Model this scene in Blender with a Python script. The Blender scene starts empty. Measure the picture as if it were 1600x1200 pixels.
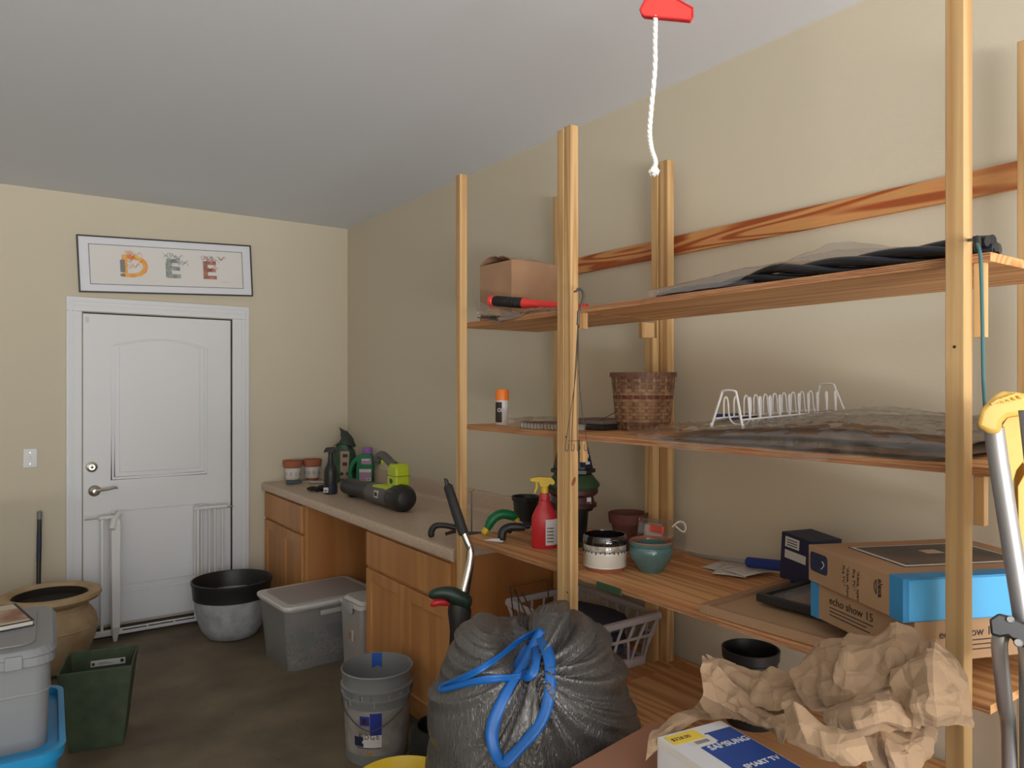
import bpy, math, random
from mathutils import Vector, Matrix, noise
from mathutils.bvhtree import BVHTree
S = bpy.context.scene
C = S.collection
PI = math.pi
def R(a): return math.radians(a)

# ------------------------------------------------ camera, world, lights, exposure
YAW = R(35.3); FP = 1145.0; EYE = 1.6
cd = bpy.data.cameras.new('camera'); cam = bpy.data.objects.new('camera', cd); C.objects.link(cam)
cam.location = (0, 0, EYE); cam.rotation_euler = (PI/2, 0, -YAW)
cd.lens = FP/1600*36; cd.sensor_width = 36; cd.shift_y = 4/1600; cd.clip_start = .05
S.camera = cam
w = bpy.data.worlds.new('world'); S.world = w; w.use_nodes = True
w.node_tree.nodes['Background'].inputs[0].default_value = (.80, .90, 1, 1)
w.node_tree.nodes['Background'].inputs[1].default_value = 1.0
def area(name, loc, rot, sx, sy, e, col=(1, 1, 1)):
    l = bpy.data.lights.new(name, 'AREA'); l.shape = 'RECTANGLE'; l.size = sx; l.size_y = sy; l.energy = e; l.color = col
    o = bpy.data.objects.new(name, l); C.objects.link(o); o.location = loc; o.rotation_euler = rot
    return o
# daylight through the open garage doorway behind the camera
area('daylight', (-.6, -3.93, 1.5), (R(104), 0, 0), 4.0, 1.3, 75, (1, .99, .97))
# the sunlit drive outside the doorway throws light up under the ceiling
area('drive_bounce', (-.8, -6.3, .03), (R(180), 0, 0), 6.5, 4.2, 2150, (1, .985, .955))
S.view_settings.view_transform = 'Standard'; S.view_settings.look = 'None'
S.view_settings.exposure = 0.08; S.view_settings.gamma = 1; S.view_settings.use_curve_mapping = False

# ------------------------------------------------ geometry helpers
class G:
    def __init__(s): s.v = []; s.f = []
    def add(s, v, f):
        n = len(s.v); s.v += [Vector(p) for p in v]; s.f += [tuple(i+n for i in q) for q in f]; return s
    def box(s, x0, x1, y0, y1, z0, z1):
        v = [(x, y, z) for z in (z0, z1) for y in (y0, y1) for x in (x0, x1)]
        return s.add(v, [(0, 2, 3, 1), (4, 5, 7, 6), (0, 1, 5, 4), (2, 6, 7, 3), (0, 4, 6, 2), (1, 3, 7, 5)])
    def taper(s, a, b, z0, z1, c=(0, 0), r=0):
        """box that goes from half sizes a at z0 to b at z1"""
        ro = math.cos(r), math.sin(r)
        v = []
        for (hx, hy), z in ((a, z0), (b, z1)):
            for sx, sy in ((-1, -1), (1, -1), (1, 1), (-1, 1)):
                x, y = sx*hx, sy*hy
                v.append((c[0]+x*ro[0]-y*ro[1], c[1]+x*ro[1]+y*ro[0], z))
        return s.add(v, [(3, 2, 1, 0), (4, 5, 6, 7)]+[(i, (i+1) % 4, 4+(i+1) % 4, 4+i) for i in range(4)])
    def lathe(s, prof, n=40, c=(0, 0, 0), close=False, sx=1, sy=1, tw=0):
        v = []; m = len(prof)
        for j, (r, z) in enumerate(prof):
            for i in range(n):
                a = 2*PI*i/n
                v.append((c[0]+sx*r*math.cos(a), c[1]+sy*r*math.sin(a), c[2]+z))
        f = [(j*n+i, j*n+(i+1) % n, (j+1)*n+(i+1) % n, (j+1)*n+i) for j in range(m-1) for i in range(n)]
        if close: f += [((m-1)*n+i, (m-1)*n+(i+1) % n, (i+1) % n, i) for i in range(n)]
        else:
            f.append(tuple(range(n))[::-1]); f.append(tuple((m-1)*n+i for i in range(n)))
        return s.add(v, f)
    def tube(s, path, r, n=8, closed=False, flat=1.0):
        P = [Vector(p) for p in path]; m = len(P); rr = r if isinstance(r, (list, tuple)) else [r]*m
        v = []; up = None
        for i, p in enumerate(P):
            if closed: t = (P[(i+1) % m]-P[i-1])
            else: t = (P[min(i+1, m-1)]-P[max(i-1, 0)])
            t.normalize()
            if up is None:
                up = Vector((0, 0, 1)) if abs(t.z) < .9 else Vector((1, 0, 0))
            up = (up-t*up.dot(t)).normalized(); sd = t.cross(up)
            for k in range(n):
                a = 2*PI*k/n
                v.append(p+(up*math.cos(a)*flat+sd*math.sin(a))*rr[i])
        q = m if closed else m-1
        f = [(i*n+k, i*n+(k+1) % n, ((i+1) % m)*n+(k+1) % n, ((i+1) % m)*n+k) for i in range(q) for k in range(n)]
        if not closed: f += [tuple(range(n))[::-1], tuple((m-1)*n+k for k in range(n))]
        return s.add(v, f)
    def prism(s, pts, a, b, ax='y'):
        """2-D outline extruded from a to b along ax"""
        n = len(pts)
        def q(p, h): return {'y': (p[0], h, p[1]), 'z': (p[0], p[1], h), 'x': (h, p[0], p[1])}[ax]
        return s.add([q(p, a) for p in pts]+[q(p, b) for p in pts],
                     [tuple(range(n)), tuple(range(2*n-1, n-1, -1))]+[(i, n+i, n+(i+1) % n, (i+1) % n) for i in range(n)])
    def rbox(s, hx, hy, z0, z1, rad, hx1=None, hy1=None, n=5, top=True, bottom=True, c=(0, 0)):
        """rounded-corner upright box, optionally tapering to hx1, hy1"""
        hx1 = hx1 or hx; hy1 = hy1 or hy; v = []
        for (a, b), z in (((hx, hy), z0), ((hx1, hy1), z1)):
            for q, (sx, sy) in enumerate(((1, 1), (-1, 1), (-1, -1), (1, -1))):
                for k in range(n):
                    t = PI/2*(q+k/(n-1))
                    v.append((c[0]+sx*(a-rad)+rad*math.cos(t), c[1]+sy*(b-rad)+rad*math.sin(t), z))
        N = 4*n
        f = [(i, (i+1) % N, N+(i+1) % N, N+i) for i in range(N)]
        if bottom: f.append(tuple(range(N))[::-1])
        if top: f.append(tuple(range(N, 2*N)))
        return s.add(v, f)
    def xf(s, M):
        s.v = [M @ p for p in s.v]; return s
def obj(name, g, mat, parent=None, smooth=False, bevel=0, solid=0, sub=0, label=None, loc=None, rot=None):
    me = bpy.data.meshes.new(name); me.from_pydata([tuple(p) for p in g.v], [], g.f)
    me.materials.append(M[mat] if isinstance(mat, str) else mat); me.update()
    import bmesh
    bm = bmesh.new(); bm.from_mesh(me); bmesh.ops.recalc_face_normals(bm, faces=bm.faces); bm.to_mesh(me); bm.free()
    if smooth:
        me.polygons.foreach_set('use_smooth', [True]*len(me.polygons))
        me.set_sharp_from_angle(angle=R(smooth if smooth is not True else 40))
    o = bpy.data.objects.new(name, me); C.objects.link(o)
    if parent: o.parent = parent
    if loc: o.location = loc
    if rot: o.rotation_euler = rot
    if bevel:
        b = o.modifiers.new('bevel', 'BEVEL'); b.width = bevel; b.segments = 2; b.limit_method = 'ANGLE'; b.angle_limit = R(50)
    if solid:
        b = o.modifiers.new('solid', 'SOLIDIFY'); b.thickness = solid; b.offset = 0
    if sub:
        b = o.modifiers.new('sub', 'SUBSURF'); b.levels = sub; b.render_levels = sub
    if label: o['label'] = label
    return o
def thing(name, label, cat, loc=(0, 0, 0), rz=0, group=None):
    o = bpy.data.objects.new(name, None); C.objects.link(o); o.empty_display_size = .05
    o.location = loc; o.rotation_euler = (0, 0, rz); o['label'] = label; o['category'] = cat
    if group: o['group'] = group
    return o
def tag(o, label, cat, group=None):
    o['label'] = label; o['category'] = cat
    if group: o['group'] = group
    return o
def struct(name, g, mat, parent=None, **k):
    o = obj(name, g, mat, parent, **k)
    if not parent: o['kind'] = 'structure'
    return o
SY, CY = math.sin(YAW), math.cos(YAW)
def W(px, py, d):
    """world point seen at a photograph pixel, d metres deep"""
    a = (px-800)/FP*d; b = -(py-604)/FP*d
    return Vector((SY*d+CY*a, CY*d-SY*a, EYE+b))
def WX(px, py, x):
    a = (px-800)/FP; return W(px, py, x/(SY+CY*a))
def WZ(px, py, z): return W(px, py, (EYE-z)*FP/(py-604))
def text(body, size, mat, parent, loc, rot, name='lettering', ext=.0004, bold=0, sx=1, align='LEFT'):
    cu = bpy.data.curves.new('t', 'FONT'); cu.body = body; cu.size = size; cu.extrude = ext; cu.offset = bold; cu.align_x = align
    cu.resolution_u = 3
    t = bpy.data.objects.new('t', cu); C.objects.link(t)
    bpy.context.view_layer.update()
    me = bpy.data.meshes.new_from_object(t); bpy.data.objects.remove(t)
    me.materials.clear(); me.materials.append(M[mat]); me.name = name
    o = bpy.data.objects.new(name, me); C.objects.link(o); o.parent = parent; o.location = loc; o.rotation_euler = rot; o.scale = (sx, 1, 1)
    return o
def cr(p, t):
    """Catmull-Rom through list p, t in 0..1"""
    n = len(p)-1; x = min(max(t*n, 0), n-1e-6); i = int(x); u = x-i
    a, b, c, d = p[max(i-1, 0)], p[i], p[i+1], p[min(i+2, n)]
    return .5*((2*b)+(c-a)*u+(2*a-5*b+4*c-d)*u*u+(3*b-a-3*c+d)*u**3)
def li(p, t):
    x = min(max(t*(len(p)-1), 0), len(p)-1-1e-6); i = int(x); return p[i]*(1-x+i)+p[i+1]*(x-i)
def smoothpath(pts, n=24, closed=False):
    p = [Vector(q) for q in pts]
    if closed: p = p+[p[0]]
    return [cr(p, i/n) for i in range(n if closed else n+1)]
def facet(q, s_):
    v = noise.voronoi(q*s_, distance_metric='DISTANCE_SQUARED')[0]
    return v[1]-v[0]
def crump(p, seed, f=1.0):
    """folded-paper relief: flat facets meeting in sharp creases"""
    q = p+Vector((seed*3.1, seed*1.7, 0))
    return (facet(q, 6.5*f)-.35)+.45*(facet(q.zxy, 14*f)-.35)+.14*(facet(q.yzx, 33*f)-.35)
def kraft_fold(p, seed, f=1.0):
    q = p+Vector((seed*3.1, seed*1.7, 0))
    return 1.0*(facet(q, 5*f)-.35)+.60*(facet(q.zxy, 10*f)-.35)+.22*(facet(q.yzx, 23*f)-.35)
def wrinkle(p, seed, f=1.0):
    """soft film wrinkles, drawn out along y"""
    q = Vector((p.x*26*f, p.y*7*f, p.z*20*f+seed))
    a = 1-abs(noise.noise(q))*2.4; b_ = 1-abs(noise.noise(Vector((p.x*40*f, p.y*34*f, seed+5))))*2.4
    return max(a, -.4)*.8+max(b_, -.4)*.35-.3
def sheet(name, rows, nu, nv, amp, seed, mat, parent=None, smooth=False, f=1.0, solid=.0012, fn=None, lin=False):
    cr = li if lin else globals()['cr']
    fn = fn or (wrinkle if mat == 'film' else crump)
    rows = [[Vector(p) for p in r] for r in rows]
    g = G(); P = []
    for j in range(nv+1):
        for i in range(nu+1):
            col = [cr(r, i/nu) for r in rows]; P.append(cr(col, j/nv))
    for j in range(nv+1):
        for i in range(nu+1):
            k = j*(nu+1)+i
            a = P[j*(nu+1)+min(i+1, nu)]-P[j*(nu+1)+max(i-1, 0)]; b = P[min(j+1, nv)*(nu+1)+i]-P[max(j-1, 0)*(nu+1)+i]
            n = a.cross(b)
            n = n.normalized() if n.length > 1e-9 else Vector((0, 0, 1))
            g.v.append(P[k]+n*amp*fn(P[k], seed, f))
    g.f = [(j*(nu+1)+i, j*(nu+1)+i+1, (j+1)*(nu+1)+i+1, (j+1)*(nu+1)+i) for j in range(nv) for i in range(nu)]
    return obj(name, g, mat, parent, smooth=smooth, solid=solid)
def dup(root, loc=None, rz=None, label=None, parent=None):
    r = root.copy(); C.objects.link(r)
    if parent: r.parent = parent
    if loc is not None: r.location = loc
    if rz is not None: r.rotation_euler = (0, 0, rz)
    if label: r['label'] = label
    for ch in list(root.children):
        c = ch.copy(); C.objects.link(c); c.parent = r
        for q in list(ch.children):
            d = q.copy(); C.objects.link(d); d.parent = c
    return r

# ------------------------------------------------ materials
M = {}
def mat(name, col, rough=.5, metal=0, spec=.5, bump=0, bscale=80, var=0, vscale=6, alpha=1, trans=0, coat=0, vcol=None, stretch=(1, 1, 1)):
    m = bpy.data.materials.new(name); m.use_nodes = True; nt = m.node_tree; b = nt.nodes['Principled BSDF']
    b.inputs['Base Color'].default_value = (*col, 1); b.inputs['Roughness'].default_value = rough
    b.inputs['Metallic'].default_value = metal; b.inputs['Specular IOR Level'].default_value = spec
    b.inputs['Alpha'].default_value = alpha; b.inputs['Transmission Weight'].default_value = trans; b.inputs['Coat Weight'].default_value = coat
    N = nt.nodes.new; L = nt.links.new
    tc = N('ShaderNodeTexCoord'); mp = N('ShaderNodeMapping'); L(tc.outputs['Object'], mp.inputs[0]); mp.inputs['Scale'].default_value = stretch
    if var or vcol:
        n = N('ShaderNodeTexNoise'); n.inputs['Scale'].default_value = vscale; n.inputs['Detail'].default_value = 6; L(mp.outputs[0], n.inputs['Vector'])
        r = N('ShaderNodeValToRGB'); r.color_ramp.elements[0].position = .35; r.color_ramp.elements[1].position = .68
        c2 = vcol or tuple(c*(1-var) for c in col)
        r.color_ramp.elements[0].color = (*c2, 1); r.color_ramp.elements[1].color = (*col, 1)
        L(n.outputs['Fac'], r.inputs[0]); L(r.outputs[0], b.inputs['Base Color'])
    if bump:
        n = N('ShaderNodeTexNoise'); n.inputs['Scale'].default_value = bscale; n.inputs['Detail'].default_value = 4; L(mp.outputs[0], n.inputs['Vector'])
        bp = N('ShaderNodeBump'); bp.inputs['Strength'].default_value = bump; bp.inputs['Distance'].default_value = .004
        L(n.outputs['Fac'], bp.inputs['Height']); L(bp.outputs[0], b.inputs['Normal'])
    M[name] = m; return m
def wood(name, light, dark, axis='z', scale=18, dist=5, rough=.6, pos=(.3, .75), stretch=.06, knots=True, fine=.35):
    m = bpy.data.materials.new(name); m.use_nodes = True; nt = m.node_tree; b = nt.nodes['Principled BSDF']
    N = nt.nodes.new; L = nt.links.new
    tc = N('ShaderNodeTexCoord'); oi = N('ShaderNodeObjectInfo')
    mul = N('ShaderNodeVectorMath'); mul.operation = 'SCALE'; mul.inputs[0].default_value = (7, 3, 5); L(oi.outputs['Random'], mul.inputs['Scale'])
    ad = N('ShaderNodeVectorMath'); L(tc.outputs['Object'], ad.inputs[0]); L(mul.outputs[0], ad.inputs[1])
    mp = N('ShaderNodeMapping'); L(ad.outputs[0], mp.inputs[0])
    mp.inputs['Scale'].default_value = {'x': (stretch, 1, 1), 'y': (1, stretch, 1), 'z': (1, 1, stretch)}[axis]
    wv = N('ShaderNodeTexNoise'); wv.inputs['Scale'].default_value = scale*.35; wv.inputs['Detail'].default_value = 2; wv.inputs['Distortion'].default_value = .4
    L(mp.outputs[0], wv.inputs['Vector'])
    k = N('ShaderNodeMath'); k.operation = 'MULTIPLY'; k.inputs[1].default_value = dist*2.2; L(wv.outputs['Fac'], k.inputs[0])
    fr = N('ShaderNodeMath'); fr.operation = 'PINGPONG'; fr.inputs[1].default_value = .5; L(k.outputs[0], fr.inputs[0])
    k2 = N('ShaderNodeMath'); k2.operation = 'MULTIPLY'; k2.inputs[1].default_value = 2; L(fr.outputs[0], k2.inputs[0])
    r = N('ShaderNodeValToRGB'); r.color_ramp.elements[0].position = pos[0]; r.color_ramp.elements[1].position = pos[1]
    r.color_ramp.elements[0].color = (*dark, 1); r.color_ramp.elements[1].color = (*light, 1); L(k2.outputs[0], r.inputs[0])
    fn = N('ShaderNodeTexNoise'); fn.inputs['Scale'].default_value = scale*9; fn.inputs['Detail'].default_value = 3; L(mp.outputs[0], fn.inputs['Vector'])
    mx = N('ShaderNodeMixRGB'); mx.blend_type = 'MULTIPLY'; mx.inputs[0].default_value = fine
    L(r.outputs[0], mx.inputs[1]); L(fn.outputs['Color'], mx.inputs[2]); 
    hs = N('ShaderNodeBrightContrast'); hs.inputs['Bright'].default_value = .0; L(mx.outputs[0], hs.inputs[0])
    L(hs.outputs[0], b.inputs['Base Color']); b.inputs['Roughness'].default_value = rough
    bp = N('ShaderNodeBump'); bp.inputs['Strength'].default_value = .25; bp.inputs['Distance'].default_value = .001
    L(fn.outputs['Fac'], bp.inputs['Height']); L(bp.outputs[0], b.inputs['Normal'])
    M[name] = m; return m
mat('wall', (.63, .565, .44), .85, bump=.12, bscale=160)
mat('ceiling', (.73, .755, .81), .9, bump=.15, bscale=120)
mat('concrete', (.21, .165, .105), .7, bump=.3, bscale=40, vcol=(.115, .088, .055), vscale=2.6)
mat('white_paint', (.74, .75, .77), .45)
mat('white_plastic', (.72, .72, .72), .4)
mat('dark_gap', (.02, .02, .02), .8)
mat('nickel', (.62, .58, .5), .28, metal=1)
mat('chrome', (.8, .8, .8), .12, metal=1)
mat('aluminium', (.50, .50, .52), .42, metal=.75)
mat('steel_wire', (.1, .09, .08), .4, metal=.7)
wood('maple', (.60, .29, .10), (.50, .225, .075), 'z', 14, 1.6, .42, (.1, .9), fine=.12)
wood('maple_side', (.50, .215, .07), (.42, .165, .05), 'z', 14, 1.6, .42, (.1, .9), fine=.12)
wood('pine', (.66, .42, .19), (.47, .26, .10), 'z', 26, 3, .6, (.0, .7), .035, fine=.2)
wood('plywood', (.86, .46, .20), (.62, .27, .09), 'y', 16, 5, .6, (.15, .7), .05)
wood('ledger_wood', (.72, .34, .12), (.42, .095, .02), 'y', 14, 7, .55, (.25, .6), .09)
mat('ply_edge', (.62, .33, .16), .8, bump=.6, bscale=200, vcol=(.36, .14, .06), vscale=60, stretch=(1, .08, 4))
mat('laminate', (.72, .57, .44), .38, vcol=(.44, .32, .23), vscale=190)
mat('black_plastic', (.018, .018, .019), .42)
mat('black_matte', (.014, .013, .012), .75)
mat('grey_plastic', (.20, .205, .21), .5)
mat('white_worn', (.46, .47, .48), .6, vcol=(.30, .31, .32), vscale=14)
mat('terracotta', (.42, .14, .07), .8, var=.2)
mat('sand_urn', (.50, .38, .235), .75, vcol=(.40, .27, .14), vscale=9, bump=.3, bscale=120)
mat('green_planter', (.060, .085, .040), .7, vcol=(.035, .052, .025), vscale=14)
mat('sky_blue', (.02, .30, .62), .4)
mat('tote_grey', (.24, .25, .265), .42)
mat('clear_bin', (.42, .42, .42), .35, alpha=.42)
mat('cloudy_bin', (.50, .47, .45), .4, alpha=.75)
mat('lid_white', (.62, .60, .57), .45)
m = mat('film', (.7, .68, .66), .14); nt = m.node_tree; nt.nodes.remove(nt.nodes['Principled BSDF'])
o1 = nt.nodes['Material Output']; tr_ = nt.nodes.new('ShaderNodeBsdfTransparent'); gl = nt.nodes.new('ShaderNodeBsdfGlossy'); df = nt.nodes.new('ShaderNodeBsdfDiffuse')
tr_.inputs[0].default_value = (.93, .92, .90, 1); gl.inputs['Roughness'].default_value = .07; df.inputs[0].default_value = (.56, .50, .45, 1)
lw = nt.nodes.new('ShaderNodeLayerWeight'); lw.inputs[0].default_value = .28
m1 = nt.nodes.new('ShaderNodeMixShader'); m2 = nt.nodes.new('ShaderNodeMixShader'); m1.inputs[0].default_value = .075
nt.links.new(tr_.outputs[0], m1.inputs[1]); nt.links.new(df.outputs[0], m1.inputs[2])
mx_ = nt.nodes.new('ShaderNodeMath'); mx_.operation = 'MULTIPLY_ADD'; mx_.inputs[1].default_value = .45; mx_.inputs[2].default_value = .07
nt.links.new(lw.outputs['Facing'], mx_.inputs[0]); nt.links.new(mx_.outputs[0], m2.inputs[0]); nt.links.new(m1.outputs[0], m2.inputs[1]); nt.links.new(gl.outputs[0], m2.inputs[2]); nt.links.new(m2.outputs[0], o1.inputs[0])
mat('bin_bits', (.22, .16, .11), .8, var=.7, vscale=60)
mat('red', (.55, .02, .03), .35)
mat('handle_red', (.85, .05, .04), .45)
mat('yellow', (.75, .52, .03), .45)
mat('scoop_yellow', (.62, .45, .15), .5)
mat('ladder_yellow', (.68, .42, .09), .45, bump=.2, bscale=60)
mat('neon', (.48, .58, .02), .45)
mat('blower_grey', (.10, .095, .088), .5)
mat('orange', (.90, .22, .02), .4)
mat('purple', (.30, .13, .40), .45)
mat('jug_green', (.0, .19, .08), .35)
mat('label_white', (.68, .66, .66), .5)
mat('label_lilac', (.42, .26, .40), .5)
mat('label_blue', (.02, .045, .30), .5)
mat('ink', (.035, .025, .02), .7)
mat('navy', (.012, .02, .06), .55)
mat('foam_blue', (.012, .035, .22), .75)
mat('teal_glaze', (.10, .21, .21), .12, coat=.6, var=.25, vscale=9)
mat('black_glaze', (.01, .008, .008), .08, coat=1)
mat('cream_glaze', (.64, .60, .53), .3, coat=.3)
mat('speckle_glaze', (.16, .13, .10), .2, vcol=(.45, .41, .36), vscale=50, coat=.5)
mat('cardboard', (.42, .25, .135), .85, var=.12, vscale=5)
mat('cardboard_red', (.36, .17, .10), .85, var=.12, vscale=5)
mat('cardboard_old', (.46, .27, .16), .85, var=.15, vscale=8)
mat('kraft', (.37, .245, .148), .9, bump=.15, bscale=300)
mat('tv_white', (.70, .71, .73), .45)
mat('tv_blue', (.018, .07, .31), .45)
mat('box_blue', (.035, .25, .52), .5)
mat('sticker_yellow', (.85, .62, .08), .5)
mat('sticker_orange', (.95, .10, .04), .5)
mat('paper', (.66, .64, .60), .8)
mat('cover_art', (.30, .14, .08), .6, vcol=(.62, .50, .40), vscale=9)
mat('screen_art', (.04, .06, .065), .6, vcol=(.16, .11, .08), vscale=7)
mat('ribbon', (.006, .11, .40), .4)
mat('cloth_dark', (.085, .048, .030), .85, vcol=(.19, .12, .075), vscale=16)
mat('tape_blue', (.01, .09, .42), .6)
mat('rope', (.86, .84, .80), .8)
mat('soil', (.02, .014, .01), .95, bump=.5, bscale=60)  # also colours the urn's liner, where the dark is painted shade
mat('darkred', (.06, .016, .013), .5)
mat('darkgreen', (.035, .075, .035), .5)
mat('grip_green', (.012, .03, .022), .4)
mat('tool_green', (.0, .16, .05), .4)
mat('hose', (.012, .015, .022), .25)
mat('bungee', (.05, .15, .16), .6)
mat('lattice', (.42, .36, .35), .5)
mat('art_orange', (.85, .22, .08), .6, vcol=(.80, .55, .12), vscale=25)
mat('art_grey', (.16, .20, .20), .6, vcol=(.42, .44, .40), vscale=30)
mat('art_mix', (.72, .24, .10), .6, vcol=(.16, .13, .16), vscale=28)
mat('mat_board', (.74, .75, .80), .4)
mat('splint', (.20, .10, .05), .6, vcol=(.12, .055, .03), vscale=22)
mat('splint_light', (.38, .22, .11), .6, vcol=(.20, .10, .05), vscale=22)
mat('splint_red', (.14, .03, .018), .6)
mat('bag_art', (.03, .13, .05), .35, vcol=(.02, .03, .03), vscale=18)
mat('bag_dark', (.035, .045, .04), .3)
m = mat('bin_liner', (.085, .080, .077), .25, spec=1.0)
nt = m.node_tree; b = nt.nodes['Principled BSDF']
tc = nt.nodes.new('ShaderNodeTexCoord'); mp = nt.nodes.new('ShaderNodeMapping'); mp.inputs['Rotation'].default_value = (0, R(40), 0); mp.inputs['Scale'].default_value = (1.2, 1, .45)
n = nt.nodes.new('ShaderNodeTexNoise'); n.inputs['Scale'].default_value = 95; n.inputs['Detail'].default_value = 3; n.inputs['Distortion'].default_value = 1.2
bp = nt.nodes.new('ShaderNodeBump'); bp.inputs['Strength'].default_value = 1.0; bp.inputs['Distance'].default_value = .005
nt.links.new(tc.outputs['Object'], mp.inputs[0]); nt.links.new(mp.outputs[0], n.inputs['Vector']); nt.links.new(n.outputs['Fac'], bp.inputs['Height']); nt.links.new(bp.outputs[0], b.inputs['Normal'])

# ------------------------------------------------ the room
XR, YB, XL, YF, ZC = 2.233, 5.35, -3.4, -4.0, 2.815
struct('floor', G().box(XL-.1, XR+.1, YF-.1, YB+.1, -.1, 0), 'concrete')
struct('ceiling', G().box(XL-.1, XR+.1, YF-.1, YB+.1, ZC, ZC+.1), 'ceiling')
struct('wall_right', G().box(XR, XR+.12, YF, YB, 0, ZC), 'wall')
struct('wall_left', G().box(XL-.12, XL, YF, YB, 0, ZC), 'wall')
struct('wall_back', G().box(XL-.12, XR+.12, YB, YB+.12, 0, ZC), 'wall')
struct('wall_front', G().box(XL, -2.7, YF-.12, YF, 0, ZC).box(1.6, XR, YF-.12, YF, 0, ZC).box(-2.7, 1.6, YF-.12, YF, 2.2, ZC), 'wall')

# door in the back wall
DX0, DX1, DZ0, DZ1 = .462, 1.358, .075, 2.062
door = struct('door_1', G().box(DX0, DX1, 5.330, 5.349, DZ0, DZ1), 'white_paint', bevel=.002)
def arch(x0, x1, z0, z1, rise, n=14):
    p = [(x0, z0), (x1, z0)]
    for i in range(n+1):
        t = i/n; p.append((x1+(x0-x1)*t, z1+rise*(1-(2*t-1)**2)))
    return p
def offs(p, d):
    cx = sum(q[0] for q in p)/len(p); cz = sum(q[1] for q in p)/len(p); mx = max(abs(q[0]-cx) for q in p); mz = max(abs(q[1]-cz) for q in p)
    return [((q[0]-cx)*(1-d/mx)+cx, (q[1]-cz)*(1-d/mz)+cz) for q in p]
for a in ((.62, 1.20, 1.0, 1.86, .055), (.62, 1.20, .27, .80, 0)):
    o_ = arch(*a)
    obj('panel', G().prism(offs(o_, .045), 5.324, 5.331), 'white_paint', door, bevel=.004)
    obj('moulding', G().tube([(x, 5.330, z) for x, z in o_], .0045, 6, True).tube([(x, 5.330, z) for x, z in offs(o_, .018)], .0035, 6, True), 'white_paint', door, smooth=True)
obj('weatherstrip', G().box(DX1, DX1+.008, 5.331, 5.349, DZ0, DZ1).box(DX0, DX1+.008, 5.331, 5.349, DZ1, DZ1+.007), 'dark_gap', door)
g = G().lathe([(.001, 0), (.031, 0), (.034, .004), (.030, .012), (.019, .016), (.018, .022), (.001, .022)], 24).xf(Matrix.Translation((.51, 5.33, 1.09)) @ Matrix.Rotation(R(90), 4, 'X'))
db = obj('deadbolt', g, 'nickel', door, smooth=True)
obj('keyhole', G().box(.507, .513, 5.3065, 5.309, 1.078, 1.102).box(.499, .521, 5.3065, 5.309, 1.087, 1.093), 'ink', db)
g = G().lathe([(.001, 0), (.033, 0), (.036, .004), (.030, .012), (.016, .018), (.014, .05), (.001, .052)], 24).xf(Matrix.Translation((.525, 5.33, .938)) @ Matrix.Rotation(R(90), 4, 'X'))
dh = obj('door_handle', g, 'nickel', door, smooth=True)
obj('lever', G().tube(smoothpath([(.525, 5.285, .938), (.56, 5.28, .946), (.60, 5.28, .948), (.63, 5.28, .955), (.65, 5.283, .950)], 14), [.010, .010, .010, .009, .009, .009, .009, .008, .008, .008, .008, .007, .007, .006, .005], 8), 'nickel', dh, smooth=True)
obj('sensor_tag', G().box(.475, .495, 5.325, 5.33, 2.005, 2.04), 'lid_white', door)
# casing: stepped profile swept as three mitred boards
tr = struct('trim_1', G().box(.371, DX0-.006, 5.326, 5.349, 0, 2.0745).box(DX1+.012, 1.485, 5.326, 5.349, 0, 2.0745).box(.371, 1.485, 5.326, 5.349, 2.075, 2.165), 'white_paint', bevel=.003)
obj('bead', G().box(.385, .400, 5.318, 5.3255, 0, 2.136).box(1.456, 1.471, 5.318, 5.3255, 0, 2.136).box(.385, 1.471, 5.318, 5.3255, 2.1365, 2.151), 'white_paint', tr)
obj('bead', G().box(.412, .420, 5.321, 5.3255, 0, 2.1115).box(1.432, 1.440, 5.321, 5.3255, 0, 2.1115).box(.412, 1.44, 5.321, 5.3255, 2.112, 2.12), 'white_paint', tr)
struct('trim_2', G().box(.462, 1.358, 5.29, 5.349, 0, .055), mat('sill_dark', (.05, .035, .028), .8), bevel=.003)
# light switch
t = thing('light_switch', 'white toggle light switch plate on the wall left of the door', 'light switch', (.184, 5.35, 1.163))
obj('plate', G().box(-.036, .036, -.007, 0, -.058, .058), 'white_plastic', t, bevel=.003)
obj('toggle', G().box(-.005, .005, -.018, -.006, -.011, .012), 'white_plastic', t, bevel=.001)
obj('screw', G().lathe([(.001, 0), (.003, 0), (.003, .0015), (.001, .0015)], 10).xf(Matrix.Translation((0, -.007, .034)) @ Matrix.Rotation(R(90), 4, 'X')), 'nickel', t)
obj('screw', G().lathe([(.001, 0), (.003, 0), (.003, .0015), (.001, .0015)], 10).xf(Matrix.Translation((0, -.007, -.034)) @ Matrix.Rotation(R(90), 4, 'X')), 'nickel', t)
# picture over the door
t = thing('framed_picture', 'long white picture with thin black frame and letters hanging crooked above the door', 'picture', (.967, 5.348, 2.398)); t.rotation_euler = (0, R(-2.6), 0)
w2, h2 = .535, .180
obj('frame', G().box(-w2, w2, -.03, 0, h2-.008, h2).box(-w2, w2, -.03, 0, -h2, -h2+.008).box(-w2, -w2+.008, -.03, 0, -h2+.008, h2-.008).box(w2-.008, w2, -.03, 0, -h2+.008, h2-.008), 'black_plastic', t)
obj('mat_board', G().box(-w2+.008, w2-.008, -.022, -.002, -h2+.008, h2-.008), 'mat_board', t)
obj('print', G().box(-w2+.07, w2-.055, -.0235, -.022, -h2+.052, h2-.052), mat('art_paper', (.74, .72, .70), .6), t)
a, b_, c_ = w2-.063, h2-.052, .003
obj('inner_line', G().box(-a, a, -.0245, -.022, b_-c_, b_).box(-a, a, -.0245, -.022, -b_, -b_+c_).box(-a, -a+c_, -.0245, -.022, -b_, b_).box(a-c_, a, -.0245, -.022, -b_, b_), 'ink', t)
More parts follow.
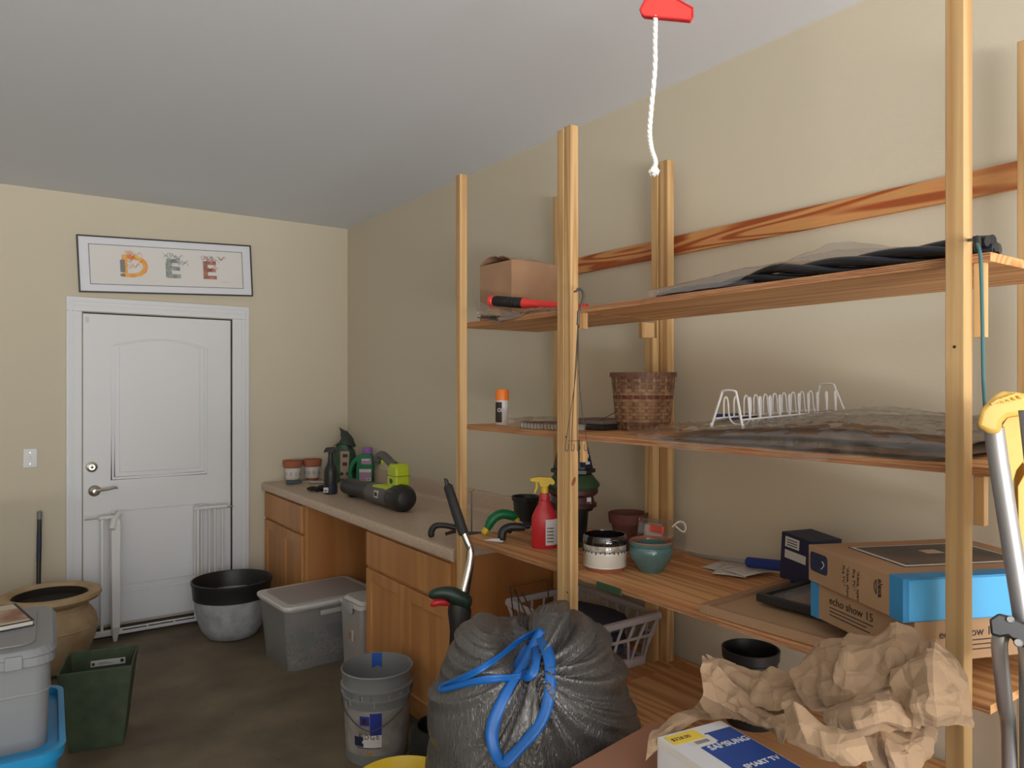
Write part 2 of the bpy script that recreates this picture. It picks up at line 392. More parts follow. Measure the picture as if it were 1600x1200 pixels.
text('D', .20, 'art_orange', t, (-.30, -.0240, -.072), (R(90), 0, 0), bold=.004, sx=1.15)
text('E', .17, 'art_grey', t, (-.03, -.0240, -.065), (R(90), 0, 0), bold=.006, sx=1.1)
text('E', .165, 'art_mix', t, (.20, -.0240, -.065), (R(90), 0, 0), bold=.005, sx=1.15)
rnd = random.Random(4)
obj('dark_bar', G().box(-.298, -.270, -.0256, -.0246, -.045, .035), 'grey_plastic', t)
obj('dark_bar', G().box(-.298, -.270, -.0256, -.0246, -.072, -.055), 'grey_plastic', t)
obj('dark_bar', G().box(-.028, -.008, -.0256, -.0246, -.065, .03), 'art_grey', t)
for cx, mt, n_ in ((-.235, 'art_orange', 16), (.02, 'art_grey', 12), (.26, 'art_mix', 14)):
    g = G()
    for k in range(n_):
        x = cx+rnd.uniform(-.07, .05); z = rnd.choice((.075, .075, .04, .0))+rnd.uniform(-.012, .012)
        g.tube([(x+i*.007, -.0245, z+.013*math.sin(i*1.1+k)) for i in range(9)], [.001+.0042*math.sin(PI*i/8) for i in range(9)], 5, flat=.3)
    obj('brush_strokes', g, mt, t, smooth=True)
obj('signature', G().tube([(.33+i*.005, -.0242, -.085+.003*math.sin(i*2.1)) for i in range(14)], .0008, 4), 'art_orange', t)

# pressure gate standing in the doorway
t = thing('baby_gate', 'white pressure-mounted baby gate standing in front of the door', 'baby gate', (.91, 5.245, 0))
obj('top_rail', G().tube([(-.37, 0, .772), (-.27, 0, .774)], .013, 10), 'white_plastic', t, smooth=True)
obj('top_rail', G().tube([(.19, 0, .778), (.40, 0, .779)], .013, 10), 'white_plastic', t, smooth=True)
for s_, x0, x1 in ((0, -.447, -.37), (1, .40, .447)):
    obj('spindle', G().tube([(x0, 0, .772), (x1, 0, .774)], .0045, 8), 'nickel', t, smooth=True)
obj('bottom_rail', G().box(-.40, .44, -.012, .012, .028, .062), 'white_plastic', t, bevel=.003)
for x0, x1 in ((-.24, -.10), (-.09, .06), (.07, .19)): obj('slot', G().box(x0, x1, -.014, -.010, .050, .057), 'dark_gap', t)
obj('gate_post', G().box(-.36, -.345, -.008, .008, .06, .775), 'white_plastic', t, bevel=.002)
for x in (.197, .235, .29, .325, .375): obj('bar', G().tube([(x, 0, .06), (x, 0, .775)], .006, 8), 'white_plastic', t, smooth=True)
obj('gate_post', G().box(.205, .222, -.010, .010, .06, .80), 'white_plastic', t, bevel=.002)
# leaf standing open towards the room, tapering to its foot
g = G()
for z, w_, y1 in ((.0, .010, -.06), (.10, .022, -.10), (.3, .024, -.10), (.74, .026, -.10), (.775, .020, -.08)):
    g.v += [Vector((-.285-w_, y1, z)), Vector((-.285+w_, y1, z)), Vector((-.285+w_, -.014, z)), Vector((-.285-w_, -.014, z))]
g.f = [(j*4+i, j*4+(i+1) % 4, j*4+4+(i+1) % 4, j*4+4+i) for j in range(4) for i in range(4)]+[(3, 2, 1, 0), (16, 17, 18, 19)]
obj('gate_leaf', g, 'white_plastic', t, bevel=.004)
obj('latch', G().tube([(-.31, -.11, .715), (-.295, -.08, .76), (-.255, -.03, .80)], [.018, .02, .016], 10), 'white_plastic', t, smooth=True)

# ------------------------------------------------ base cabinets and worktop
def cabinet(y0, y1, label, cls):
    yc = (y0+y1)/2; h = (y1-y0)/2
    t = thing('base_cabinet', label, 'cabinet', (1.92, yc, 0), 0, 'maple base cabinets')
    X0, X1 = -.31, .305
    obj('body', G().box(X0+.018, X1, -h+.018, h-.018, .10, .865).box(X0+.07, X1, -h+.03, h-.03, 0, .10), 'maple', t)
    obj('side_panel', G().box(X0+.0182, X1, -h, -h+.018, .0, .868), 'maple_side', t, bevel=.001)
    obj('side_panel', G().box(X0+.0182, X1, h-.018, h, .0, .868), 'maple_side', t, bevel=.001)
    obj('face_frame', G().box(X0, X0+.018, -h, -h+.038, .09, .868).box(X0, X0+.018, h-.038, h, .09, .868).box(X0, X0+.018, -h+.038, h-.038, .838, .868)
        .box(X0, X0+.018, -h+.038, h-.038, .645, .675).box(X0, X0+.018, -h+.038, h-.038, .09, .125).box(X0, X0+.018, -.02, .02, .125, .645), 'maple', t)
    obj('toe_board', G().box(X0+.055, X0+.070, -h, h, 0, .09), 'maple', t)
    obj('drawer', G().box(X0-.018, X0, -h+.022, h-.022, .668, .842), 'maple', t, bevel=.004)
    for a, b in ((-h+.022, -.006), (.006, h-.022)):
        d = obj('cabinet_door', G().box(X0-.018, X0, a, a+.06, .105, .652).box(X0-.018, X0, b-.06, b, .105, .652).box(X0-.018, X0, a+.06, b-.06, .592, .652).box(X0-.018, X0, a+.06, b-.06, .105, .165), 'maple', t, bevel=.003)
        obj('door_panel', G().box(X0-.008, X0, a+.055, b-.055, .16, .60), 'maple', d)
    return t
cabinet(4.535, 5.348, 'maple base cabinet in the corner beside the white door', 0)
cabinet(2.692, 3.593, 'maple base cabinet with one wide drawer, next to the shelving post and paint bucket', 1)
# worktop: rolled front edge, coved backsplash, one extruded profile
t = thing('countertop', 'beige speckled laminate worktop with backsplash, spanning both maple cabinets', 'countertop', (1.9, 4.01, .87))
prof = [(-.325, .008), (-.325, .028), (-.322, .036), (-.314, .0405), (-.30, .040), (.285, .038), (.298, .041), (.308, .052), (.310, .065), (.310, .135), (.312, .143), (.320, .147), (.331, .147), (.331, .0), (-.30, .0), (-.30, -.012), (-.318, -.012), (-.325, -.004)]
obj('top', G().add([(x, y, z) for y in (-1.335, 1.338) for x, z in prof], [tuple(range(18)), tuple(range(35, 17, -1))]+[(i, 18+i, 18+(i+1) % 18, (i+1) % 18) for i in range(18)]), 'laminate', t, smooth=35)
obj('end_cap', G().prism([(x, z) for x, z in prof], -1.337, -1.335), 'laminate', t)

# ------------------------------------------------ home-made shelving
t = thing('shelving_unit', 'tall home-made shelving of pine posts and plywood shelves along the right wall', 'shelves', (1.9, 1.6, 0))
OX, OY = 1.9, 1.6
def post(x, y, h, sx=.017, sy=.017, z0=0):
    return obj('post', G().box(-sx, sx, -sy, sy, 0, h), 'pine', t, bevel=.002, loc=(x-OX, y-OY, z0))
post(1.600, 2.625, 2.485)
post(1.598, 1.948, 2.478); post(1.600, 1.912, 2.482)
post(1.600, .690, 2.62, .019, .018)
post(2.150, 2.665, 2.485)
post(2.146, 2.035, 2.475); post(2.152, 1.992, 2.482, .019, .021); post(2.146, 2.030, 1.79, .017, .023).location.x = 2.110-OX
post(2.150, .765, 2.48)
k = obj('knot', G().lathe([(.001, 0), (.010, 0), (.008, .0006), (.001, .0008)], 14, sx=.75, sy=1.6), mat('knot', (.25, .08, .03), .7), t, smooth=True)
k.location = (1.596-OX, 1.8950-OY, 1.280); k.rotation_euler = (R(90), R(25), 0)
for y, z in ((1.912, .905), (1.95, .905), (1.92, 1.43), (1.945, 1.44), (1.95, 1.86), (.69, 1.68), (.70, .93)):
    obj('nail_hole', G().lathe([(.001, 0), (.0035, 0), (.0030, .0012), (.001, .0012)], 10).xf(Matrix.Translation((1.5835-OX if y > .8 else 1.5815-OX, y-OY, z)) @ Matrix.Rotation(R(-90), 4, 'Y')), 'ink', t)
def board(x0, x1, y0, y1, z, th=.018, lab=None):
    b = obj('shelf', G().box(-(x1-x0)/2, (x1-x0)/2, -(y1-y0)/2, (y1-y0)/2, 0, th), 'plywood', t, loc=((x0+x1)/2-OX, (y0+y1)/2-OY, z))
    g = G(); n = int((y1-y0)/.02); rnd = random.Random(int(z*100))
    for i, zz in enumerate((0, .0045, .009, .0135)):      # plies at the sawn edge
        v = []
        for k in range(n+1):
            yy = -(y1-y0)/2+(y1-y0)*k/n; o = -(x1-x0)/2-.0010-rnd.random()*.0022
            v += [(o, yy, zz+.0004), (o, yy, zz+.0041)]
        g.add(v+[(-(x1-x0)/2+.001, p[1], p[2]) for p in v], [(2*k, 2*k+1, 2*k+3, 2*k+2) for k in range(n)]
              + [(2*k+1, 2*(n+1)+2*k+1, 2*(n+1)+2*k+3, 2*k+3) for k in range(n)]+[(2*k, 2*k+2, 2*(n+1)+2*k+2, 2*(n+1)+2*k) for k in range(n)])
    obj('ply_edge', g, 'ply_edge', b)
    return b
Z1, Z2, Z3, Z4 = 1.868, 1.438, .965, .530
board(1.62, 2.045, 1.900, 2.68, Z1-.018); board(1.62, 2.045, .640, 1.897, Z1-.018)
board(1.62, 2.125, 1.930, 2.68, Z2-.018); board(1.62, 2.125, .625, 1.927, Z2-.018)
board(1.62, 2.190, 1.93, 2.66, Z3-.018); board(1.62, 2.190, .640, 1.927, Z3-.018)
board(1.62, 2.215, 1.93, 2.66, Z4-.018); board(1.62, 2.215, .640, 1.927, Z4-.018)
for y, z, h in ((1.884, Z1, .055), (1.884, Z2, .075), (.662, Z1, .150), (.662, Z2, .10)):      # blocks that carry the boards
    obj('support_block', G().box(-.010, .010, -.010, .010, -h, 0), 'pine', t, bevel=.001, loc=(1.631-OX, y-OY, z-.0185))
obj('support_block', G().box(-.035, .035, -.010, .010, -.06, 0), 'pine', t, bevel=.001, loc=(2.085-OX, 2.035-OY, Z1-.0185))
obj('patch', G().box(-.003, .003, -.055, .055, -.022, .0), 'darkgreen', t, loc=(1.612-OX, 1.74-OY, Z3-.002))
g = G().box(-.009, .009, -1.30, 1.335, 0, .073)
tag(obj('wall_board', g, 'ledger_wood', bevel=.001, loc=(2.223, 1.32, 2.125)), 'strongly grained orange pine board screwed flat along the right wall above the shelves', 'wood board')

# ------------------------------------------------ things on the worktop
ZT = .9105
def small_pot(x, y, label, rz):
    t = thing('patterned_flowerpot', label, 'flowerpot', (x, y, ZT), rz, 'small patterned terracotta pots')
    obj('pot', G().lathe([(.001, 0), (.043, 0), (.045, .006), (.058, .105), (.066, .107), (.070, .150), (.067, .154), (.062, .150), (.055, .10), (.040, .012), (.001, .012)], 32), 'terracotta', t, smooth=True)
    obj('painted_band', G().lathe([(.0470, .018), (.0478, .018), (.0585, .100), (.0575, .100)], 32, close=True), 'paper', t, smooth=True)
    g = G()
    for i in range(9):
        a = i*2*PI/9
        for s in (-1, 1):
            r = .0540
            g.tube([(r*math.cos(a+s*.13*math.sin(q))*1.0, r*math.sin(a+s*.13*math.sin(q)), .047+.028*q/PI) for q in [PI*k/6 for k in range(7)]], .0016, 4)
    obj('pattern', g, 'label_blue' if False else 'grey_plastic', t, smooth=True)
    return t
small_pot(1.775, 5.265, 'small terracotta pot with white painted band, left one of the pair in the counter corner', 0)
q = small_pot(1.925, 5.275, 'browner small pot with pale painted band, right of its twin and behind the black sprayer', .4)
t = thing('garden_trowel', 'small hand trowel with grey-blue handle lying before the two little pots', 'trowel', (1.76, 5.08, ZT+.016), R(-12))
obj('handle', G().tube([(-.09, 0, 0), (-.085, 0, 0), (-.05, 0, 0), (0, 0, 0), (.02, 0, 0)], [.006, .013, .014, .012, .008], 10), mat('handle_blue', (.05, .10, .12), .5), t, smooth=True)
obj('blade', G().tube(smoothpath([(.02, 0, 0), (.06, 0, .006), (.09, 0, -.002), (.16, 0, -.008), (.19, 0, -.012)], 10), [.006, .006, .007, .012, .022, .026, .027, .026, .022, .014, .003], 10, flat=.25), 'lid_white', t, smooth=True)
def lumpy(name, parent, c, r, seed, m_, fl=(1, 1, 1), amp=.3, fr=2.2, n=18):
    g = G().lathe([(max(.001, math.sin(PI*j/n)), -math.cos(PI*j/n)) for j in range(n+1)], 24)
    for i, p in enumerate(g.v):
        k = 1+amp*noise.noise(p*fr+Vector((seed, 0, 0)))
        g.v[i] = Vector((p.x*k*r*fl[0]+c[0], p.y*k*r*fl[1]+c[1], p.z*k*r*fl[2]+c[2]))
    return obj(name, g, m_, parent, smooth=True)
t = thing('work_glove', 'crumpled black work glove lying on the worktop behind the black sprayer', 'glove', (1.79, 4.70, ZT+.010), R(10))
lumpy('palm', t, (0, 0, .006), .05, 2, 'black_matte', (1, .8, .34), .3)
for k in range(4):
    a = R(150+k*20); obj('finger', G().tube(smoothpath([(math.cos(a)*.03, math.sin(a)*.03, .004), (math.cos(a)*.07, math.sin(a)*.07, .009), (math.cos(a)*.105, math.sin(a)*.105, .002)], 6), [.011, .012, .011, .012, .010, .009, .005], 8), 'black_matte', t, smooth=True)
obj('thumb', G().tube(smoothpath([(.02, -.02, .004), (.06, -.02, .010), (.09, .0, .004)], 6), [.012, .012, .011, .011, .010, .009, .005], 8), 'black_matte', t, smooth=True)
def trigger_head(t, z, m_, k=1.0, rz=0, trig=None):
    Mx = Matrix.Rotation(rz, 4, 'Z')
    p = [(-.045, .000), (-.040, .022), (-.028, .036), (.020, .040), (.050, .036), (.062, .032), (.062, .022), (.048, .018), (.026, .016), (.018, -.004), (-.012, -.004), (-.020, .008)]
    obj('spray_head', G().prism([(a*k, b*k+z) for a, b in p], -.011*k, .011*k).xf(Mx), m_, t, bevel=.003*k)
    obj('collar', G().lathe([(.001, 0), (.016*k, 0), (.016*k, .020*k), (.012*k, .026*k), (.001, .026*k)], 20, (0, 0, z-.028*k)), m_, t, smooth=True)
    obj('trigger', G().prism([(a*k, b*k+z) for a, b in [(.030, .018), (.040, .018), (.038, -.002), (.046, -.030), (.040, -.032), (.028, -.004)]], -.005*k, .005*k).xf(Mx), trig or m_, t, bevel=.002*k)
t = thing('black_spray_bottle', 'black trigger spray bottle with small white sticker standing on the worktop', 'spray bottle', (1.775, 4.53, ZT), -YAW)
obj('bottle', G().lathe([(.001, 0), (.040, 0), (.043, .006), (.043, .135), (.041, .155), (.030, .180), (.019, .205), (.016, .235), (.001, .235)], 32), 'black_plastic', t, smooth=True)
trigger_head(t, .262, 'black_plastic', .95)
obj('label', G().lathe([(.0432, .012), (.0438, .012), (.0438, .05), (.0432, .05)], 32, close=True), 'navy', t)
obj('sticker', G().box(-.034, -.004, -.0452, -.0436, .012, .044), 'label_white', t)
obj('barcode', G().box(-.029, -.024, -.0456, -.0452, .018, .030).box(-.022, -.019, -.0456, -.0452, .018, .030).box(-.017, -.012, -.0456, -.0452, .018, .030), 'ink', t)
t = thing('plant_food_bag', 'green printed plastic bag with dark twisted-up top in the counter corner', 'plastic bag', (2.07, 5.03, ZT), -YAW)
g = G()
prof = [(.001, 0, 0), (.085, .05, .0), (.092, .055, .06), (.090, .05, .16), (.080, .042, .225), (.055, .035, .262), (.042, .03, .285)]
for a, b, z in prof:
    for i in range(28):
        th = 2*PI*i/28; k = 1+.07*noise.noise(Vector((math.cos(th)*2, math.sin(th)*2, z*14)))
        g.v.append(Vector((a*math.cos(th)*k, b*math.sin(th)*k if a > .01 else 0, z)))
g.f = [(j*28+i, j*28+(i+1) % 28, (j+1)*28+(i+1) % 28, (j+1)*28+i) for j in range(6) for i in range(28)]+[tuple(range(168, 196))]
obj('sack', g, 'bag_art', t, smooth=True)
obj('label_panel', G().add([(-.012, -.052, .03), (.045, -.050, .03), (.052, -.047, .225), (-.012, -.048, .225), (-.012, -.058, .03), (.045, -.056, .03), (.052, -.053, .225), (-.012, -.055, .225)], [(0, 1, 2, 3), (7, 6, 5, 4), (0, 4, 5, 1), (1, 5, 6, 2), (2, 6, 7, 3), (3, 7, 4, 0)]), mat('label_tan', (.36, .26, .18), .5), t)
for z_, w_ in ((.195, .018), (.135, .016)): obj('printed_mark', G().box(.005, .005+2*w_, -.0612, -.0575, z_-.012, z_+.012), 'darkred', t, bevel=.003)
for x_ in (.0, .042): obj('printed_mark', G().lathe([(.001, 0), (.012, 0), (.012, .002), (.001, .002)], 14).xf(Matrix.Translation((x_, -.0585, .065)) @ Matrix.Rotation(R(90), 4, 'X')), 'ink', t)
sheet('twisted_top', [[(-.075, -.02, .255), (-.03, -.045, .275), (.03, -.045, .27), (.085, -.02, .25)], [(-.03, -.01, .29), (-.01, -.03, .31), (.03, -.03, .31), (.075, -.01, .285)], [(-.02, .0, .34), (-.005, -.01, .345), (.02, -.01, .345), (.055, .0, .33)], [(-.035, .01, .395), (-.02, .005, .385), (.0, .0, .375), (.02, .0, .365)]], 14, 12, .010, 5, 'bag_dark', t, smooth=True, solid=.002, f=2)
sheet('twisted_top', [[(-.075, .02, .255), (-.03, .03, .275), (.03, .03, .27), (.085, .02, .25)], [(-.03, .01, .29), (-.01, .02, .31), (.03, .02, .31), (.075, .01, .285)], [(-.02, .01, .34), (-.005, .014, .345), (.02, .014, .345), (.055, .01, .33)], [(-.035, .012, .395), (-.02, .009, .385), (.0, .006, .375), (.02, .004, .365)]], 14, 12, .010, 8, 'bag_dark', t, smooth=True, solid=.002, f=2)
t = thing('detergent_jug', 'green plastic jug with purple cap and lilac labels in the counter corner', 'jug', (2.13, 4.87, ZT), -YAW)
out = [(-.065, 0), (.085, 0), (.092, .01), (.092, .14), (.088, .195), (.078, .215), (.03, .215), (-.02, .20), (-.055, .165), (-.078, .11), (-.085, .05), (-.082, .01)]
g = G(); n = len(out)
hole = [(-.045, .035), (-.030, .030), (-.024, .06), (-.022, .12), (-.010, .155), (-.022, .160), (-.042, .13), (-.055, .085)]
def holed(out, hole, y0, y1, seg=48):
    """outline with a hole, both resampled by angle about the hole's centre"""
    c = Vector((sum(p[0] for p in hole)/len(hole), sum(p[1] for p in hole)/len(hole)))
    def hit(poly, a):
        d = Vector((math.cos(a), math.sin(a))); best = 0
        for i in range(len(poly)):
            p = Vector(poly[i])-c; q = Vector(poly[(i+1) % len(poly)])-c; e = q-p
            den = d.x*e.y-d.y*e.x
            if abs(den) < 1e-9: continue
            tt = (p.x*e.y-p.y*e.x)/den; u = (p.x*d.y-p.y*d.x)/den
            if tt > 0 and -1e-6 <= u <= 1+1e-6: best = max(best, tt)
        return c+d*best
    g = G()
    for poly in (out, hole):
        for y in (y0, y1):
            for i in range(seg):
                p = hit(poly, 2*PI*i/seg); g.v.append(Vector((p.x, y, p.y)))
    for i in range(seg):
        j = (i+1) % seg
        g.f += [(i, j, 2*seg+j, 2*seg+i), (seg+i, 3*seg+i, 3*seg+j, seg+j), (i, seg+i, seg+j, j), (2*seg+i, 2*seg+j, 3*seg+j, 3*seg+i)]
    return g
obj('jug_body', holed(out, hole, -.042, .042), 'jug_green', t, bevel=.008, smooth=50)
obj('cap', G().lathe([(.001, 0), (.036, 0), (.038, .004), (.036, .036), (.030, .044), (.001, .044)], 28, (.048, 0, .212)), 'purple', t, smooth=True)
obj('label', G().box(.0, .084, -.0436, -.0415, .022, .108), 'label_lilac', t); obj('label', G().box(.014, .084, -.0436, -.0415, .142, .182), 'label_lilac', t)
for a_ in ((.0, .084, -.0440, -.0435, .086, .108), (.050, .080, -.0440, -.0435, .024, .044), (.018, .07, -.044, -.0435, .168, .179)): obj('label_strip', G().box(*a_), 'label_white', t)
obj('barcode', G().box(.056, .060, -.0444, -.0439, .028, .040).box(.062, .064, -.0444, -.0439, .028, .040).box(.067, .073, -.0444, -.0439, .028, .040), 'ink', t)
t = thing('yellow_scoop', 'yellow rounded scoop lying between the black sprayer and the green jug', 'scoop', (1.97, 4.72, ZT), R(20))
g = G().lathe([(.001, .0), (.040, .0), (.052, .020), (.054, .045), (.050, .045), (.047, .020), (.034, .006), (.001, .006)], 24, sx=1.1, sy=.8)
obj('bowl', g, 'scoop_yellow', t, smooth=True)
obj('handle', G().tube([(.05, 0, .038), (.09, 0, .040), (.12, 0, .036)], [.010, .009, .008], 8, flat=.5), 'scoop_yellow', t, smooth=True)

# cordless leaf blower lying on its side
t = thing('leaf_blower', 'neon green and grey cordless leaf blower lying on the worktop', 'leaf blower', (1.845, 3.93, ZT), R(1))
def ring(path, rad, name, m_, n=24, **k): return obj(name, G().tube(path, rad, n), m_, t, smooth=True, **k)
ring([(0, y, z) for y, z in ((.48, .055), (.475, .057), (.42, .06), (.20, .06), (.10, .062))], [.040, .050, .052, .050, .050], 'nozzle', 'black_plastic')
ring([(0, y, z) for y, z in ((.12, .062), (.11, .062), (.04, .064), (-.12, .066), (-.18, .066))], [.046, .058, .062, .064, .060], 'housing', 'blower_grey')
obj('logo_plate', G().add([(-.0635, y, z) for y, z in ((-.09, .055), (-.04, .055), (-.04, .095), (-.09, .095))]+[(-.050, y, z) for y, z in ((-.09, .055), (-.04, .055), (-.04, .095), (-.09, .095))], [(0, 1, 2, 3), (7, 6, 5, 4), (0, 4, 5, 1), (1, 5, 6, 2), (2, 6, 7, 3), (3, 7, 4, 0)]), 'lid_white', t)
obj('logo_plate_mark', G().box(-.066, -.0630, -.080, -.050, .064, .086), 'ink', t)
ring([(0, y, z) for y, z in ((-.16, .066), (-.19, .066), (-.24, .070), (-.29, .072), (-.325, .072), (-.34, .072))], [.062, .070, .076, .074, .056, .02], 'intake', 'black_plastic')
for k in range(7):
    a = R(20+k*23); obj('intake_slat', G().tube([(.071*math.cos(a)*1.03, y, .071+.071*math.sin(a)*1.03) for y in (-.21, -.28)], .0032, 6), 'black_matte', t, smooth=True)
obj('foot', G().box(-.03, .03, -.25, -.22, -.0, .03), 'black_plastic', t, bevel=.004)
obj('foot', G().box(-.03, .03, .37, .40, .0, .03), 'black_plastic', t, bevel=.004)
obj('shell', G().prism([(.02, .10), (.03, .118), (-.04, .128), (-.20, .135), (-.22, .12), (-.22, .09), (.0, .085)], -.045, .045, 'x'), 'neon', t, bevel=.010)
obj('battery_tower', G().prism([(-.245, .12), (-.13, .12), (-.135, .18), (-.145, .235), (-.165, .255), (-.225, .255), (-.243, .235)], -.030, .060, 'x'), 'neon', t, bevel=.012)
obj('tower_seam', G().box(-.0315, .0615, -.246, -.136, .188, .1905), 'black_plastic', t)
obj('badge', G().lathe([(.001, 0), (.014, 0), (.016, .002), (.001, .003)], 7, sy=1.3).xf(Matrix.Translation((-.0295, -.19, .160)) @ Matrix.Rotation(R(-90), 4, 'Y')), 'darkgreen', t)
ring(smoothpath([(.01, -.17, .235), (.01, -.12, .250), (.01, -.06, .275), (.01, .0, .290), (.01, .04, .280), (.01, .055, .25), (.01, .045, .235)], 16), [.026]*3+[.024]*8+[.028]*3+[.022, .016, .008], 'grip', 'blower_grey', 16)
obj('switch', G().tube([(.01, .0, .262), (.01, -.01, .24), (.01, -.03, .235)], [.009, .008, .004], 8), 'neon', t, smooth=True)

# ------------------------------------------------ hand tools at the end of the worktop
t = thing('pruning_shears', 'black curved-handle shears on the worktop edge beside the post', 'shears', (1.72, 2.86, ZT+.006), -YAW)
obj('upper_handle', G().tube(smoothpath([(-.115, .0, .0), (-.118, 0, .022), (-.10, 0, .050), (-.05, 0, .052), (.02, 0, .035)], 16), [.009, .013, .015, .015, .015, .015, .015, .014, .014, .014, .013, .013, .013, .013, .014, .015, .014], 10), 'black_plastic', t, smooth=True)
obj('lower_handle', G().tube(smoothpath([(-.055, .03, .008), (-.02, .02, .02), (.03, 0, .03)], 8), [.008]*9, 8), 'darkred', t, smooth=True)
obj('pivot', G().lathe([(.001, 0), (.014, 0), (.014, .010), (.001, .012)], 16, (.03, 0, .022)), 'steel_wire', t, smooth=True)
obj('blade', G().prism([(.03, .020), (.06, .026), (.11, .024), (.15, .010), (.11, .008), (.05, .006)], -.003, .003), 'steel_wire', t, bevel=.001)
t = thing('pruning_saw', 'pruning saw with curved green handle and yellow ends lying across the counter end', 'saw', (1.80, 2.60, Z3+.010), -YAW)
obj('handle', G().tube(smoothpath([(-.075, -.02, .012), (-.05, -.01, .055), (-.01, 0, .075), (.035, .01, .065), (.05, .01, .05)], 18), [.014, .016, .018, .020, .021]+[.021]*9+[.020, .019, .018, .016, .012], 12), 'tool_green', t, smooth=True)
obj('yellow_tip', G().tube(smoothpath([(-.088, -.025, -.008), (-.082, -.022, .004), (-.074, -.02, .016)], 6), [.008, .013, .015, .015, .015, .015, .014], 12), 'yellow', t, smooth=True, label='yellow handle end')
obj('yellow_tip', G().tube([(.040, .01, .060), (.060, .01, .042)], [.0155, .012], 12), 'yellow', t, smooth=True, label='yellow handle end')
obj('blade', G().prism([(.05, .055), (.09, .030), (.16, .004), (.16, -.002), (.08, .010), (.045, .040)], .006, .011), 'aluminium', t)
t = thing('loppers', 'black-handled hand loppers lying on the shelf left of the red sprayer', 'shears', (1.745, 2.44, Z3+.008), -YAW)
obj('handle', G().tube(smoothpath([(-.055, -.02, .0), (-.052, -.01, .035), (-.02, 0, .052), (.04, .0, .050)], 14), [.012, .016, .018]+[.018]*9+[.017, .015, .013], 10), 'black_plastic', t, smooth=True)
obj('handle', G().tube(smoothpath([(-.03, .06, .02), (.0, .05, .045), (.06, .03, .05)], 10), [.010]+[.012]*9+[.010], 10), 'black_plastic', t, smooth=True)
obj('blade', G().prism([(-.05, -.004), (-.09, -.020+.020), (-.13, .004), (-.10, .010), (-.05, .012)], -.03, -.026), 'aluminium', t)
t = thing('thin_stake', 'thin dark metal stake with a yellow tip standing just behind the leftmost post', 'stake', (1.70, 2.685+.02, ZT))
obj('rod', G().tube([(0, 0, 0), (0, 0, .235)], .0028, 8), 'steel_wire', t, smooth=True)
obj('tip', G().tube([(-.008, 0, .235), (.004, 0, .243), (.010, 0, .236)], [.006, .007, .004], 8), mat('brass_tip', (.35, .24, .05), .4), t, smooth=True)

# long-handled tool leaning in front of the counter
P0 = W(728, 1090, 2.66); P0.z = 0
t = thing('long_handled_grabber', 'long garden grabber with black foam handle, chrome tube and dark pistol grip', 'garden tool', tuple(P0), -YAW)
def lo(px, py, d):
    p = W(px, py, d)-P0; return Vector((p.x*CY-p.y*SY, p.x*SY+p.y*CY, p.z))
obj('foam_handle', G().tube([lo(698, 757, 2.66), lo(700, 760, 2.66), lo(713, 800, 2.64), lo(724, 833, 2.63), lo(725, 836, 2.63)], [.010, .017, .019, .019, .012], 14), 'black_matte', t, smooth=True)
obj('hanging_loop', G().tube([lo(694, 748, 2.66), lo(697, 750, 2.66), lo(699, 760, 2.66)], [.003, .007, .009], 10), 'black_plastic', t, smooth=True)
obj('chrome_tube', G().tube(smoothpath([lo(722, 826, 2.63), lo(731, 848, 2.62), lo(735, 860, 2.62), lo(734, 880, 2.61), lo(721, 935, 2.58)], 20), .0125, 14), 'chrome', t, smooth=True)
obj('shaft', G().tube([lo(735, 858, 2.66), lo(734, 884, 2.65), lo(726, 935, 2.62), lo(716, 985, 2.60), P0*0+Vector((-.02, 0, .02))], .014, 12), 'black_plastic', t, smooth=True)
obj('grip', G().tube(smoothpath([lo(671, 932, 2.55), lo(682, 927, 2.55), lo(700, 927, 2.56), lo(720, 937, 2.57), lo(735, 945, 2.58)], 14), [.006, .013, .016, .018, .019, .020, .022, .025, .028, .030, .030, .030, .028, .024, .012], 14), 'grip_green', t, smooth=True)
obj('trigger', G().tube(smoothpath([lo(673, 946, 2.55), lo(685, 941, 2.55), lo(705, 943, 2.57)], 8), [.005, .009, .012, .012, .012, .012, .012, .010, .008], 10), 'red', t, smooth=True, label='red trigger')
obj('pistol_body', G().tube([lo(715, 940, 2.58), lo(718, 955, 2.58), lo(718, 985, 2.57), lo(715, 1010, 2.57)], [.034, .042, .034, .030], 16), 'black_plastic', t, smooth=True)
t = thing('wire_stand', 'thin black wire plant stand partly hidden behind the full garbage bag', 'wire stand', (1.80, 2.30, Z4))
for k, (x0, x1, z1) in enumerate(((-.14, .0, .30), (-.14, .06, .275))):
    obj('wire_hoop', G().tube([(x0, -.05*k, .002), (x0-.04, -.05*k, z1), (x1, -.05*k, z1), (x1+.03, -.05*k, .002)], .003, 6), 'steel_wire', t, smooth=True)
for y_ in (-.05, 0): obj('wire_leg', G().tube([(-.16, y_, .29), (-.10, y_-.03, .14), (-.09, y_-.05, .002)], .003, 6), 'steel_wire', t, smooth=True)
obj('cross_wire', G().tube([(-.178, 0, .288), (-.176, -.05, .268)], .003, 6), 'steel_wire', t, smooth=True)

def local(P0):
    """returns a function from photograph pixel and depth to the frame of a thing standing at P0 and turned square to the camera"""
    P0 = Vector(P0)
    def f(px, py, d):
        p = W(px, py, d)-P0; return Vector((p.x*CY-p.y*SY, p.x*SY+p.y*CY, p.z))
    return f
